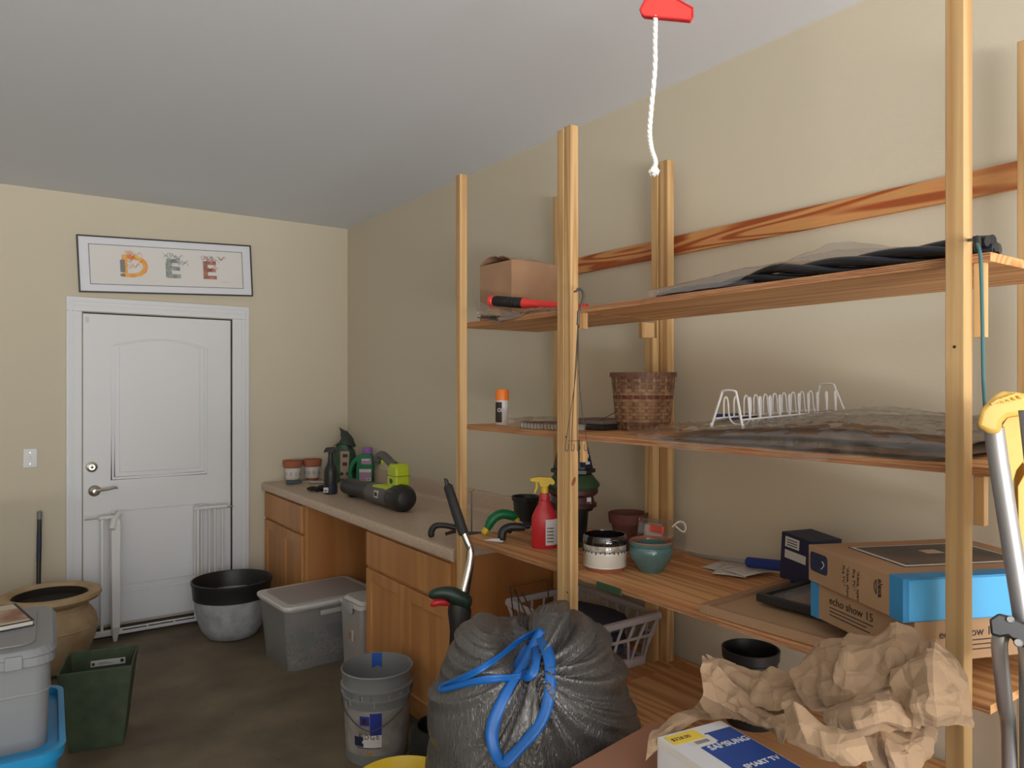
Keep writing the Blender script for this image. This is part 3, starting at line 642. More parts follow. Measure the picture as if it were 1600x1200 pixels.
# ------------------------------------------------ top shelf
t = thing('cardboard_box', 'old open cardboard box with bent flaps on the top shelf', 'box', (1.895, 2.615, Z1), R(2))
hx, hy, hz = .135, .115, .262
for nm, a in (('bottom', (-hx, hx, -hy, hy, 0, .004)), ('side', (-hx, -hx+.004, -hy, hy, .004, hz)), ('side', (hx-.004, hx, -hy, hy, .004, hz)), ('side', (-hx+.004, hx-.004, -hy, -hy+.004, .004, hz)), ('side', (-hx+.004, hx-.004, hy-.004, hy, .004, hz))):
    obj(nm, G().box(*a), 'cardboard_old', t)
sheet('flap', [[(-hx, -hy, hz), (-.05, -hy, hz+.004), (.05, -hy, hz), (hx, -hy, hz-.004)], [(-hx, -.06, hz+.022), (-.05, -.055, hz+.016), (.05, -.05, hz+.022), (hx, -.06, hz-.012)], [(-hx+.01, .0, hz+.028), (-.05, .0, hz+.010), (.05, .0, hz+.012), (hx, .0, hz-.02)]], 14, 8, .003, 3, 'cardboard_old', t, solid=.004)
sheet('flap', [[(-hx, hy, hz), (-.05, hy, hz), (.05, hy, hz), (hx, hy, hz)], [(-hx, .06, hz+.03), (-.05, .055, hz+.025), (.05, .05, hz+.01), (hx, .06, hz+.01)], [(-hx+.01, .01, hz+.035), (-.05, .01, hz+.02), (.05, .01, hz+.02), (hx, .01, hz)]], 14, 8, .003, 4, 'cardboard_old', t, solid=.004)
text('LAWN\nGARDEN', .022, 'ink', t, (-hx-.001, .06, .19), (R(90), 0, R(-90)), ext=.0002) if False else None
t = thing('red_handled_bat', 'red rod with ribbed black grip lying at the front of the top shelf', 'tool', tuple(WX(768, 470, 1.655)))
q0 = WX(768, 470, 1.655)
e = (WX(905, 480, 1.83)-q0).normalized(); q = lambda s: e*s
obj('end_cap', G().tube([q(-.012), q(-.006), q(.006), q(.010)], [.014, .021, .022, .019], 16), 'handle_red', t, smooth=True)
obj('grip', G().tube([q(.010), q(.014), q(.14), q(.145)], [.017, .020, .021, .018], 16), 'black_matte', t, smooth=True)
for k in range(9): obj('grip_rib', G().tube([q(.022+k*.013), q(.026+k*.013)], [.0218, .0218], 16), 'black_plastic', t, smooth=True)
obj('rod', G().tube([q(.143), q(.165), q(.18), q(.42)], [.020, .020, .016, .015], 14), 'handle_red', t, smooth=True)
t = thing('folding_saw', 'dark toothed blade wrapped in bubble wrap under the red rod, top shelf', 'saw', (1.70, 2.36, Z1), R(-30))
obj('blade', G().box(-.16, .20, -.028, .028, .004, .010), 'steel_wire', t)
for k in range(16): obj('tooth', G().prism([(-.15+k*.02, -.028), (-.14+k*.02, -.038), (-.13+k*.02, -.028)], .004, .010, 'z'), 'steel_wire', t)
t = thing('bubble_wrap', 'clear bubble wrap crumpled at the left front of the top shelf', 'packaging', (1.65, 2.45, Z1))
L_ = lambda px, py, x: WX(px, py, x)-Vector((1.65, 2.45, Z1))
for s in (1, 2):
    sheet('film', [[L_(742, 468, 1.66), L_(770, 480, 1.64), L_(810, 486, 1.64), (.02, -.25, .03), (.03, -.40, .012)],
        [L_(745, 492, 1.60), L_(775, 503, 1.60), L_(815, 494, 1.61), (-.02, -.25, .014), (-.01, -.40, .006)],
        [L_(752, 488, 1.70), L_(780, 492, 1.72), L_(820, 488, 1.74), (.10, -.25, .03), (.09, -.40, .01)]], 26, 14, .006*s, 10+s, 'film', t, smooth=True, f=1.6, solid=0)
g = G(); rnd = random.Random(3)
# black tubing twisted together on the right of the top shelf
t = thing('black_tubing', 'bundle of glossy black tubing twisted together on the top shelf beside the right post', 'hose', (1.68, 1.1, Z1))
for k in range(5):
    p = []
    for i in range(61):
        u = i/60; y = .36-u*.80; a = k*2*PI/5+u*7.0; rr = .8+.45*math.sin(u*5+k)
        p.append((.010+.030*math.cos(a)*rr+.05*(1-u), y, .0125+(.017+.017*math.sin(a))*rr*min(1, u*2.2+.15)))
    obj('tube', G().tube(p, [.0115*(.35+.65*min(1, 3*i/60)) for i in range(61)], 10), 'hose', t, smooth=True)
t = thing('dark_flat_pouch', 'dark flat item inside clear film on the top shelf, left of the black tubing', 'package', (1.69, 1.40, Z1), R(4))
lumpy('pouch', t, (0, 0, .014), .05, 7, mat('pouch', (.09, .09, .11), .6), (.9, 3.4, .28), .35)
t = thing('plastic_film', 'thin clear plastic film trailing along the front edge of the top shelf', 'packaging', (1.70, 1.3, Z1))
for s in range(2):
    o_ = .02*s
    sheet('film', [[(-.07, .28, .004), (-.07, .14, .006), (-.06, .0, .010), (-.03, -.12, .05), (.04, -.25, .055), (.07, -.40, .05)],
       [(-.04+o_, .30, .030), (-.02, .14, .042), (-.02, -.0, .052), (.01, -.12, .060), (.07, -.25, .080+o_), (.10, -.40, .065)],
       [(.06, .28, .022), (.06, .14, .040), (.08, -.0, .045+o_), (.09, -.12, .052), (.12, -.25, .062), (.14, -.40, .04)],
       [(.14, .24, .003), (.14, .14, .005), (.16, -.0, .008), (.16, -.12, .01), (.17, -.25, .01), (.17, -.40, .01)]], 50, 18, .005, 20+s, 'film', t, smooth=True, f=1.5, solid=0)

# ------------------------------------------------ middle shelf
t = thing('spray_can', 'small aerosol can with orange cap on the shelf next to the leftmost post', 'spray can', (1.775, 2.58, Z2), -YAW)
obj('can', G().lathe([(.001, 0), (.026, 0), (.0275, .003), (.0275, .098), (.025, .104), (.001, .104)], 28), 'label_white', t, smooth=True)
obj('label_band', G().add([(-.0282*math.cos(a), -.0282*math.sin(a), z) for a in [R(5+12*i) for i in range(8)] for z in (.010, .096)]+[(-.026*math.cos(a), -.026*math.sin(a), z) for a in [R(5+12*i) for i in range(8)] for z in (.010, .096)],
    [(2*i, 2*i+1, 2*i+3, 2*i+2) for i in range(7)]+[(2*i+1, 16+2*i+1, 16+2*i+3, 2*i+3) for i in range(7)]), 'ink', t)
text('OFF', .022, 'label_white', t, (-.0200, -.0225, .055), (R(90), 0, R(-33)), ext=.0003, bold=.0006)
obj('cap', G().lathe([(.001, .104), (.0285, .104), (.0285, .145), (.026, .150), (.001, .150)], 28), 'orange', t, smooth=True)
t = thing('spiral_notebook', 'spiral-bound notebook lying on the middle shelf behind the spray can', 'notebook', (1.80, 2.20, Z2), R(14))
obj('pages', G().box(-.10, .10, -.13, .13, .001, .020), 'paper', t); obj('cover', G().box(-.102, .102, -.132, .132, .020, .0225), mat('cover_grey', (.22, .21, .19), .6), t)
for k in range(16): obj('coil', G().tube([(-.100+.014*math.cos(a), -.12+k*.016, .013+.016*math.sin(a)) for a in [PI*2*i/10 for i in range(10)]], .0016, 5, True), 'steel_wire', t, smooth=True)
t = thing('clear_wrapper', 'crumpled clear wrapper over papers on the middle shelf behind the big double post', 'packaging', (1.70, 2.25, Z2))
sheet('film', [[(-.02, .17, .003), (-.05, .05, .004), (-.04, -.10, .004), (-.02, -.26, .003)], [(.0, .19, .03), (-.01, .05, .038), (.02, -.10, .034), (.03, -.26, .02)], [(.08, .20, .006), (.07, .05, .04), (.09, -.10, .034), (.09, -.26, .004)]], 30, 16, .006, 31, 'film', t, smooth=True, f=1.6, solid=0)
t = thing('flat_dark_case', 'flat dark case lying on the middle shelf left of the woven basket', 'case', (1.90, 2.12, Z2+.001), R(8))
obj('case', G().box(-.11, .13, -.12, .11, 0, .020), 'black_plastic', t, bevel=.004); obj('lid', G().box(-.108, .128, -.118, .108, .021, .036), mat('case_lid', (.16, .12, .10), .6), t, bevel=.004)
obj('loose_wire', G().tube(smoothpath([(-.09, -.10, .038), (-.02, -.115, .065), (.04, -.12, .060), (.12, -.11, .038)], 14), .0015, 6), 'steel_wire', t, smooth=True)

# woven splint basket
t = thing('woven_basket', 'brown woven splint wastebasket with dark red band on the middle shelf', 'basket', (1.985, 1.985-.03, Z2+.001))
NB, H_ = 28, .212
def rad(z): return .098+(.118-.098)*(z/H_)
def ringband(z, h, ph, nm, mt, amp=.0022, th=.0016, parent=t):
    n = NB*4; v = []
    for i in range(n):
        a = 2*PI*i/n; wv = amp*math.cos(a*NB/2+ph)
        for o_, zz in ((0, 0), (0, h), (-th, h), (-th, 0)):
            r = rad(z+zz)+wv+o_; v.append((r*math.cos(a), r*math.sin(a), z+zz))
    f = [(4*i+k, 4*((i+1) % n)+k, 4*((i+1) % n)+(k+1) % 4, 4*i+(k+1) % 4) for i in range(n) for k in range(4)]
    return obj(nm, G().add(v, f), mt, parent, smooth=True)
rows = 16
for j in range(rows):
    z = .006+j*(H_-.016)/rows; h = (H_-.016)/rows*.90
    ringband(z, h, PI*(j % 2), 'weaver', 'splint_red' if j == 9 else ('splint' if j > 11 or j < 2 else 'splint_light'))
for i in range(NB):
    a = 2*PI*i/NB; ca, sa = math.cos(a), math.sin(a); w_ = .0042; v = []
    for zz in (0, H_-.004):
        for o_, s in ((.0006, -1), (.0006, 1), (-.0012, 1), (-.0012, -1)):
            r = rad(zz)+o_; v.append((r*ca-s*w_*sa, r*sa+s*w_*ca, zz))
    obj('stave', G().add(v, [(0, 1, 2, 3), (7, 6, 5, 4)]+[(k, (k+1) % 4, 4+(k+1) % 4, 4+k) for k in range(4)]), 'splint_light' if i % 2 else 'splint', t)
ringband(H_-.014, .014, 0, 'rim', 'splint', 0, .0045).scale = (1.02, 1.02, 1)
for k in range(44):
    a = 2*PI*k/44; r = rad(H_)+.0015
    obj('lashing', G().tube([((r+.003)*math.cos(a), (r+.003)*math.sin(a), H_-.015), ((r+.003)*math.cos(a+.03), (r+.003)*math.sin(a+.03), H_+.001), ((r-.006)*math.cos(a+.04), (r-.006)*math.sin(a+.04), H_)], .0013, 4), 'splint_red', t)
obj('base', G().lathe([(.001, .001), (.097, .001), (.097, .004), (.001, .004)], 28), 'splint', t)

# bagged dark bedding
t = thing('bagged_blanket', 'dark folded blanket in a large clear plastic bag, under the white wire rack', 'blanket', (1.87, 1.15, Z2))
for k, (hx_, hy_, z0, z1, dx) in enumerate(((.225, .42, .002, .028, 0), (.205, .40, .030, .054, .01), (.17, .36, .056, .074, .02))):
    g = G().rbox(hx_, hy_, z0, z1, .05, n=6)
    g = G(); nu, nv = 26, 40
    for side in (1, 0):
        for j in range(nv+1):
            for i in range(nu+1):
                u, v_ = i/nu*2-1, j/nv*2-1
                e_ = max(0, 1-max(abs(u)**6, abs(v_)**6))**.5
                zc = (z0+z1)/2; hz_ = (z1-z0)/2
                x = u*hx_+dx; y = v_*hy_-.02*k
                n_ = .006*noise.noise(Vector((x*9, y*9, k*5.)))
                ff = (.80+.42*(x+.225)/.45)*(1-.42*min(1, max(0, (y+.05)/.35)))
                g.v.append(Vector((x+.010*noise.noise(Vector((y*8, k, 0))), y, max(.001, (zc+(1 if side else -1)*hz_*e_+n_*e_*side)*ff))))
    m_ = (nu+1)*(nv+1)
    for j in range(nv):
        for i in range(nu):
            a = j*(nu+1)+i; g.f.append((a, a+1, a+nu+2, a+nu+1)); g.f.append((m_+a+nu+1, m_+a+nu+2, m_+a+1, m_+a))
    obj('folded_layer', g, 'cloth_dark', t, smooth=True)
sheet('plastic_bag', [[(-.265, .44, .004), (-.275, .25, -.016), (-.272, .05, .001), (-.27, -.10, -.020), (-.262, -.25, .002), (-.25, -.44, .004)],
    [(-.250, .46, .02), (-.250, .25, .028), (-.250, .05, .044), (-.250, -.10, .050), (-.248, -.25, .055), (-.23, -.46, .04)],
    [(-.15, .48, .035), (-.15, .28, .042), (-.15, .05, .060), (-.15, -.10, .070), (-.15, -.25, .070), (-.15, -.47, .05)],
    [(.0, .48, .04), (.0, .28, .052), (.0, .05, .074), (.0, -.10, .084), (.0, -.25, .074), (.0, -.47, .07)],
    [(.15, .46, .03), (.15, .28, .062), (.15, .05, .086), (.15, -.10, .098), (.15, -.25, .088), (.15, -.46, .08)],
    [(.245, .42, .004), (.248, .28, .02), (.245, .05, .03), (.245, -.10, .03), (.245, -.25, .03), (.24, -.45, .01)]], 90, 60, .010, 40, 'film', t, smooth=60, f=1.3, solid=0)
sheet('bag_tail', [[(-.20, .46, .004), (-.17, .55, .003), (-.12, .66, .004)], [(-.12, .46, .05), (-.11, .55, .026), (-.08, .67, .016)], [(.02, .46, .03), (.0, .56, .02), (-.03, .66, .005)]], 24, 18, .006, 44, 'film', t, smooth=True, f=1.6, solid=0)
t = thing('blue_folder', 'dark blue flat carton sticking up behind the left end of the white wire rack', 'folder', (2.02, 1.56, Z2+.055), R(15))
obj('sleeve', G().box(-.07, .07, -.045, .045, 0, .016), 'navy', t, bevel=.002)
obj('edge', G().box(-.0705, -.069, -.043, .043, .003, .013), 'label_blue', t)

# white wire rack: long axis runs into the shelf
t = thing('wire_dish_rack', 'small white wire dish rack standing on the bagged blanket', 'dish rack', (1.70, 1.335, Z2+.048), R(-5)); t.rotation_euler = (0, R(-2.5), R(-5))
LN = .43; wr = .0026
def A(x, s=1): return obj('end_frame', G().tube(smoothpath([(x-.012*s, .058, 0), (x, .030, .085), (x, .020, .102), (x, -.020, .102), (x, -.030, .085), (x-.012*s, -.058, 0)], 22), wr*1.25, 8), 'white_plastic', t, smooth=True)
A(0); A(LN, -1)
for y in (-.050, .050): obj('rail', G().tube([(-.004, y, .022), (LN+.004, y, .022)], wr*1.1, 8), 'white_plastic', t, smooth=True)
for x, y in ((-.012, .058), (-.012, -.058), (LN+.012, .058), (LN+.012, -.058)): obj('foot_cap', G().tube([(x, y, -.001), (x, y, .010)], .0042, 8), 'white_plastic', t, smooth=True)
for k in range(10):
    x = .028+k*.0415
    for s in (-1, 1):
        obj('divider', G().tube(smoothpath([(x, s*.048, .022), (x, s*.046, .070), (x+.006, s*.044, .082), (x+.012, s*.042, .070), (x+.012, s*.038, .024), (x+.012, s*.022, .006), (x+.012, 0, .004)], 24), wr, 6), 'white_plastic', t, smooth=True)

# ------------------------------------------------ lower shelf
t = thing('nursery_pot', 'black plastic nursery pot standing behind the tools at the counter end', 'flowerpot', (2.085, 2.83, ZT))
obj('pot', G().lathe([(.001, 0), (.050, 0), (.062, .145), (.068, .147), (.069, .165), (.064, .165), (.060, .15), (.048, .006), (.001, .006)], 32), 'black_plastic', t, smooth=True)
obj('soil', G().lathe([(.001, .10), (.057, .10), (.057, .104), (.001, .106)], 24), 'soil', t, smooth=True)
t = thing('red_spray_bottle', 'red trigger spray bottle with yellow head standing on the plywood shelf', 'spray bottle', (1.775, 2.285, Z3), -YAW+R(8))
obj('bottle', G().lathe([(.001, 0), (.048, 0), (.052, .006), (.052, .10), (.050, .125), (.036, .155), (.024, .175), (.018, .215), (.001, .215)], 36, sy=.62), 'red', t, smooth=True)
obj('bottle_neck_rib', G().lathe([(.0205, .185), (.022, .19), (.0205, .195), (.019, .19)], 24, close=True), 'red', t, smooth=True)
trigger_head(t, .243, 'yellow', .95, R(180))
g = G()
for k in range(9):
    a = R(-92+k*9.5); 
    for z in (.015, .115): g.v.append(Vector((.0526*math.cos(a), .0526*.62*math.sin(a)-.0006, z)))
n0 = len(g.v)
for k in range(9):
    a = R(-92+k*9.5)
    for z in (.015, .115): g.v.append(Vector((.050*math.cos(a), .050*.62*math.sin(a), z)))
g.f = [(2*k, 2*k+1, 2*k+3, 2*k+2) for k in range(8)]+[(2*k+1, n0+2*k+1, n0+2*k+3, 2*k+3) for k in range(8)]
obj('label', g, 'label_white', t)
for k in range(5): obj('print_line', G().box(.004, .030, -.0342, -.0330, .028+k*.013, .031+k*.013), 'ink', t)
t = thing('white_jug', 'white plastic jug with moulded handle behind the red sprayer', 'jug', (1.965, 2.395, Z3), -YAW); t.scale = (1, 1, 1.22)
obj('jug_body', holed([(-.06, 0), (.07, 0), (.075, .01), (.075, .11), (.06, .17), (.03, .20), (-.03, .20), (-.062, .17), (-.07, .10), (-.07, .01)], [(-.052, .11), (-.028, .11), (-.024, .15), (-.034, .175), (-.05, .165)], -.04, .04), 'lid_white', t, bevel=.008, smooth=50)
obj('cap', G().lathe([(.001, .198), (.02, .198), (.02, .22), (.001, .222)], 20), 'white_plastic', t, smooth=True)
obj('label', G().box(-.055, .065, -.0415, -.0395, .02, .09), 'label_white', t)
obj('label_mark', G().box(-.045, -.005, -.042, -.041, .035, .07), 'ink', t)

t = thing('stacked_nursery_pots', 'stack of upturned dark plastic pots with green saucers behind the double post', 'flowerpots', (1.905, 2.265, Z3), -YAW)
obj('saucer', G().lathe([(.001, 0), (.065, 0), (.080, .018), (.082, .024), (.077, .024), (.064, .006), (.001, .006)], 36), 'darkgreen', t, smooth=True)
obj('pot', G().lathe([(.001, .012), (.052, .012), (.062, .14), (.080, .142), (.082, .155), (.001, .155)], 36), 'black_plastic', t, smooth=True)
obj('pot', G().lathe([(.001, .156), (.094, .156), (.094, .170), (.086, .172), (.074, .225), (.001, .225)], 36), 'darkred', t, smooth=True)
obj('pot_rim', G().lathe([(.001, .196), (.086, .198), (.100, .210), (.100, .228), (.001, .228)], 36), 'darkred', t, smooth=True)
obj('saucer', G().lathe([(.001, .229), (.100, .229), (.108, .240), (.104, .250), (.075, .285), (.001, .29)], 36), 'darkgreen', t, smooth=True)
obj('pot', G().lathe([(.001, .291), (.090, .291), (.090, .305), (.080, .308), (.052, .425), (.001, .425)], 6), 'black_plastic', t, smooth=True)
for z0, z1, x0, x1 in ((.318, .400, .074, .052), (.160, .205, .080, .076)):
    a = R(-48)
    obj('plant_label', G().add([(x0*1.0*math.cos(a)-.03*.67, x0*math.sin(a)-.02, z0), (x0*math.cos(a)+.024, x0*math.sin(a)+.022, z0), (x1*math.cos(a)+.020, x1*math.sin(a)+.018, z1), (x1*math.cos(a)-.016, x1*math.sin(a)-.014, z1)]+
        [(x0*.9*math.cos(a)-.03*.67, x0*.9*math.sin(a)-.02, z0), (x0*.9*math.cos(a)+.024, x0*.9*math.sin(a)+.022, z0), (x1*.9*math.cos(a)+.020, x1*.9*math.sin(a)+.018, z1), (x1*.9*math.cos(a)-.016, x1*.9*math.sin(a)-.014, z1)],
        [(0, 1, 2, 3), (7, 6, 5, 4), (0, 4, 5, 1), (1, 5, 6, 2), (2, 6, 7, 3), (3, 7, 4, 0)]), 'navy', t)
    for k_ in range(3):
        f_ = .12+.3*k_; zz_ = z0+(z1-z0)*f_; xx_ = x0+(x1-x0)*f_+.0022
        obj('label_print', G().box(-.012, .012, -.0006, .0006, 0, .010+.006*(k_ == 1)), 'label_white' if k_ != 2 else 'lid_white', t, loc=(xx_*math.cos(a)+.004, xx_*math.sin(a)+.0, zz_), rot=(0, 0, R(42)))
t = thing('glazed_planter', 'cylindrical planter glazed black above and ribbed white below', 'flowerpot', (1.737, 1.894, Z3)); t.scale = (1, 1, 1.10)
obj('clay_base', G().lathe([(.001, 0), (.062, 0), (.070, .012), (.001, .013)], 40), 'terracotta', t, smooth=True)
prof = [(.070, .012)]+[(.0735+.0012*math.sin(i*PI), .014+i*.0055) for i in range(9)]
pr = [(.071, .0125)]
for i in range(5): pr += [(.0750, .016+i*.0095), (.0735, .0235+i*.0095)]
obj('ribbed_body', G().lathe(pr+[(.068, .066), (.066, .013)], 44, close=True), 'cream_glaze', t, smooth=60)
obj('speckled_band', G().lathe([(.0750, .064), (.0758, .070), (.0745, .074), (.0755, .080), (.0745, .084), (.068, .084), (.068, .064)], 44, close=True), 'speckle_glaze', t, smooth=60)
for k in range(30):
    a = 2*PI*k/30; h = .004+.006*((k*7) % 5)/5
    obj('glaze_drip', G().tube([(.0752*math.cos(a), .0752*math.sin(a), .067), (.0760*math.cos(a), .0760*math.sin(a), .066-h)], [.0024, .0014], 6), 'black_glaze', t, smooth=True)
obj('dark_rim', G().lathe([(.0755, .084), (.0765, .092), (.0755, .106), (.0720, .112), (.0690, .112), (.0680, .104), (.0675, .02), (.0675, .010), (.068, .084)], 44, close=True), 'black_glaze', t, smooth=True)
obj('inside', G().lathe([(.001, .018), (.0674, .018), (.0674, .020), (.001, .021)], 32), 'black_glaze', t, smooth=True)
t = thing('teal_planter', 'rounded teal glazed pot with bare clay rim beside the black and white planter', 'flowerpot', (1.850, 1.785, Z3))
obj('body', G().lathe([(.001, 0), (.040, 0), (.043, .004), (.047, .012), (.062, .030), (.0735, .055), (.0765, .070), (.074, .082), (.0705, .088), (.075, .094), (.0770, .101), (.074, .104), (.0685, .100), (.066, .084), (.066, .05), (.05, .022), (.001, .012)], 44), 'teal_glaze', t, smooth=True)
obj('clay_rim', G().lathe([(.0745, .1015), (.0740, .1065), (.0690, .1065), (.0675, .090), (.0665, .07), (.0675, .095)], 44, close=True), 'terracotta', t, smooth=True)
obj('soil', G().lathe([(.001, .066), (.0665, .066), (.0665, .070), (.001, .074)], 28), mat('clay_dust', (.16, .05, .03), .9), t, smooth=True)
t = thing('brown_clay_pot', 'dark red-brown clay pot half hidden behind the black and white planter', 'flowerpot', (2.035, 2.085, Z3))
obj('body', G().lathe([(.001, 0), (.045, 0), (.066, .10), (.075, .102), (.078, .140), (.073, .142), (.068, .135), (.060, .10), (.04, .012), (.001, .01)], 36), mat('brown_clay', (.13, .04, .028), .7), t, smooth=True)
t = thing('hardware_pouch', 'clear plastic pouch with orange sticker and white cord behind the teal pot', 'pouch', (2.03, 1.905, Z3), -YAW)
sheet('film', [[(-.085, -.01, .002), (-.03, -.030, .002), (.03, -.03, .002), (.085, -.01, .002)], [(-.088, -.01, .07), (-.03, -.040, .07), (.03, -.038, .07), (.088, -.01, .07)], [(-.085, .0, .125), (-.03, -.02, .122), (.03, -.022, .118), (.08, .0, .112)], [(-.078, .01, .146), (-.03, .0, .142), (.03, .0, .138), (.07, .01, .120)]], 20, 16, .003, 50, 'film', t, smooth=True, f=2, solid=0)
sheet('film', [[(-.085, .01, .002), (-.03, .030, .002), (.03, .03, .002), (.085, .01, .002)], [(-.088, .012, .07), (-.03, .040, .07), (.03, .038, .07), (.088, .012, .07)], [(-.085, .012, .125), (-.03, .02, .122), (.03, .022, .118), (.08, .012, .112)], [(-.078, .012, .146), (-.03, .004, .142), (.03, .004, .138), (.07, .012, .120)]], 20, 16, .003, 51, 'film', t, smooth=True, f=2, solid=0)
obj('wrapped_part', G().lathe([(.001, 0), (.022, 0), (.022, .12), (.001, .12)], 18, (-.03, 0, .004), sx=1.5), 'lid_white', t, smooth=True)
obj('sticker', G().add([(-.052, -.050, .132), (.0, -.050, .122), (-.004, -.050, .096), (-.056, -.050, .106), (-.052, -.047, .132), (.0, -.047, .122), (-.004, -.047, .096), (-.056, -.047, .106)], [(0, 1, 2, 3), (7, 6, 5, 4), (0, 4, 5, 1), (1, 5, 6, 2), (2, 6, 7, 3), (3, 7, 4, 0)]), 'sticker_orange', t)
for k in range(4): obj('print_line', G().box(-.024, .018, -.0008, 0, -.001, .0015), 'ink', t, loc=(-.026, -.0502, .124-k*.0065), rot=(0, R(11), 0))
obj('cord', G().tube(smoothpath([(.035, -.03, .118), (.055, -.035, .138), (.078, -.02, .132), (.086, -.02, .112), (.074, -.03, .100), (.045, -.035, .122)], 20), .003, 8), 'rope', t, smooth=True)
def papers():
    for k, (x, y, a, lab) in enumerate(((2.10, 1.665, 5, 'loose white paper sheet lying under the other papers on the plywood shelf'), (2.06, 1.60, 24, 'folded white paper sheet in the middle of the loose papers'), (2.09, 1.56, -8, 'topmost loose white paper sheet nearest the blue grip'))):
        o_ = sheet('paper_sheet', [[(-.075, -.055, 0), (0, -.055, .004), (.075, -.055, .001)], [(-.075, 0, .002), (0, 0, .002), (.075, 0, .004)], [(-.075, .055, 0), (0, .055, .003), (.075, .055, 0)]], 8, 6, .001, 60+k, 'paper', None, smooth=True, solid=.0006)
        o_.location = (x, y, Z3+.003+k*.005); o_.rotation_euler = (0, 0, R(a)); tag(o_, lab, 'paper', 'loose papers on the lower shelf')
papers()
t = thing('extension_pole_brush', 'grey extension pole with blue foam grip and blue brush head against the wall', 'brush', (2.17, 1.95, Z3+.014))
Bp = Vector((2.17, 1.95, Z3+.014)); D_ = lambda px, py, x: WX(px, py, x)-Bp
pa, pb, pc, pd = D_(1055, 864, 2.16), D_(1168, 878, 2.115), D_(1226, 885, 2.095), D_(1248, 889, 2.085)
obj('pole', G().tube([pa, pb], .008, 10), 'aluminium', t, smooth=True)
obj('foam_grip', G().tube([pb, pb+(pc-pb)*.03, pb+(pc-pb)*.97, pc], [.012, .0175, .0185, .013], 14), 'foam_blue', t, smooth=True)
obj('ferrule', G().tube([pc, pd], .010, 12), 'aluminium', t, smooth=True)
g = G().prism([(-.03, -.035), (.045, -.03), (.06, .03), (.03, .045), (-.02, .03), (-.04, .0)], -.03, .03, 'x')
o_ = obj('brush_head', g, 'foam_blue', t, bevel=.006, loc=pd+Vector((-.0, -.035, .005)))
t = thing('ink_carton', 'dark blue carton with white label standing tilted behind the brown boxes', 'box', (2.105, 1.36, Z3+.03), R(-18))
t.rotation_euler = (R(4), 0, R(-14))
obj('carton', G().box(-.06, .06, -.08, .05, -.01, .140), 'navy', t, bevel=.003); obj('label', G().box(-.0612, -.0598, -.03, .03, .098, .130), 'label_white', t)
obj('band', G().box(-.0612, -.0598, -.06, .03, .062, .088), 'lid_white', t)
for k in range(3): obj('print_line', G().box(-.0618, -.061, -.022, .022, .104+k*.008, .107+k*.008), 'ink', t)
# frames lying flat
t = thing('wooden_picture_frame', 'plain wooden picture frame lying flat at the shelf front under the boxes', 'picture frame', (1.86, 1.17, Z3+.001), R(3))
def frame(t, hx, hy, w_, h_, m_):
    for a in ((-hx, hx, hy-w_, hy), (-hx, hx, -hy, -hy+w_), (-hx, -hx+w_, -hy+w_, hy-w_), (hx-w_, hx, -hy+w_, hy-w_)): obj('frame_side', G().box(*a, 0, h_), m_, t, bevel=.002)
frame(t, .235, .215, .020, .026, mat('frame_oak', (.34, .20, .11), .6))
obj('backing', G().box(-.215, .215, -.195, .195, .002, .014), mat('frame_mat', (.42, .27, .15), .7), t)
t = thing('black_picture_frame', 'black framed picture lying on top of the wooden frame beside the boxes', 'picture frame', (1.925, 1.095, Z3+.028), R(2))
frame(t, .155, .205, .018, .022, 'black_plastic')
obj('print', G().box(-.14, .14, -.19, .19, .001, .006), 'navy', t); obj('inner_print', G().box(-.10, .10, -.15, .15, .006, .0075), mat('print_brown', (.13, .07, .05), .6), t)
obj('glass', G().box(-.138, .138, -.188, .188, .011, .013), mat('glass', (.9, .9, .9), .05, alpha=.12), t)

# two device boxes, one on the other
def devbox(name, lab, pl, pn, dep, z, h, cat, top):
    v = Vector((pn[0]-pl[0], pn[1]-pl[1])); ln = v.length; ang = math.atan2(v.y, v.x)
    t = thing(name, lab, cat, (pl[0], pl[1], z), ang)
    t['group'] = 'brown device boxes'
    obj('carton', G().box(0, ln, 0, dep, 0, h), 'cardboard', t, bevel=.0015)
    return t, ln
t, ln = devbox('device_box', 'brown device box with blue left edge, lower of the two stacked boxes', (1.705, 1.085), (1.575, .765), .44, Z3+.052, .089, 'box', 0)
obj('blue_sleeve', G().box(-.0012, .030, -.0012, .4412, -.0005, .0902), 'box_blue', t)
text('echo show 15', .027, 'ink', t, (.070, -.0006, .050), (R(90), 0, 0))
for k, l in enumerate((.15, .13, .14)): obj('print_line', G().box(.072, .072+l, -.001, -.0002, .040-k*.009, .0422-k*.009), 'ink', t)
text('echo show 15', .026, 'ink', t, (ln+.0006, .060, .050), (R(90), 0, R(90)))
for k, l in enumerate((.13, .12, .14)): obj('print_line', G().box(ln, ln+.001, .08, .08+l, .040-k*.010, .0422-k*.010), 'ink', t)
t, ln = devbox('device_box', 'upper brown device box with bright blue end and pictured screen on its lid', (1.700, 1.090), (1.552, .778), .45, Z3+.142, .090, 'box', 1)
obj('blue_sleeve', G().box(ln-.040, ln+.0015, -.0012, .4512, -.0005, .0912), 'box_blue', t)
obj('lid_flap', G().box(ln+.0015, ln+.003, .012, .44, .002, .087), mat('box_blue_light', (.09, .42, .78), .5), t)
obj('lid_border', G().box(.05, .255, .075, .40, .090, .0908), 'ink', t); obj('lid_frame', G().box(.054, .251, .080, .395, .0908, .0914), 'paper', t)
obj('screen_print', G().box(.062, .243, .088, .387, .0914, .0918), 'screen_art', t); obj('screen_card', G().box(.115, .150, .22, .265, .0918, .0921), 'cover_art', t)
g = G().rbox(.036, .024, 0, .0008, .010, n=5).xf(Matrix.Translation((.045, -.0002, .052)) @ Matrix.Rotation(R(90), 4, 'X')); obj('device_picture', g, 'navy', t)
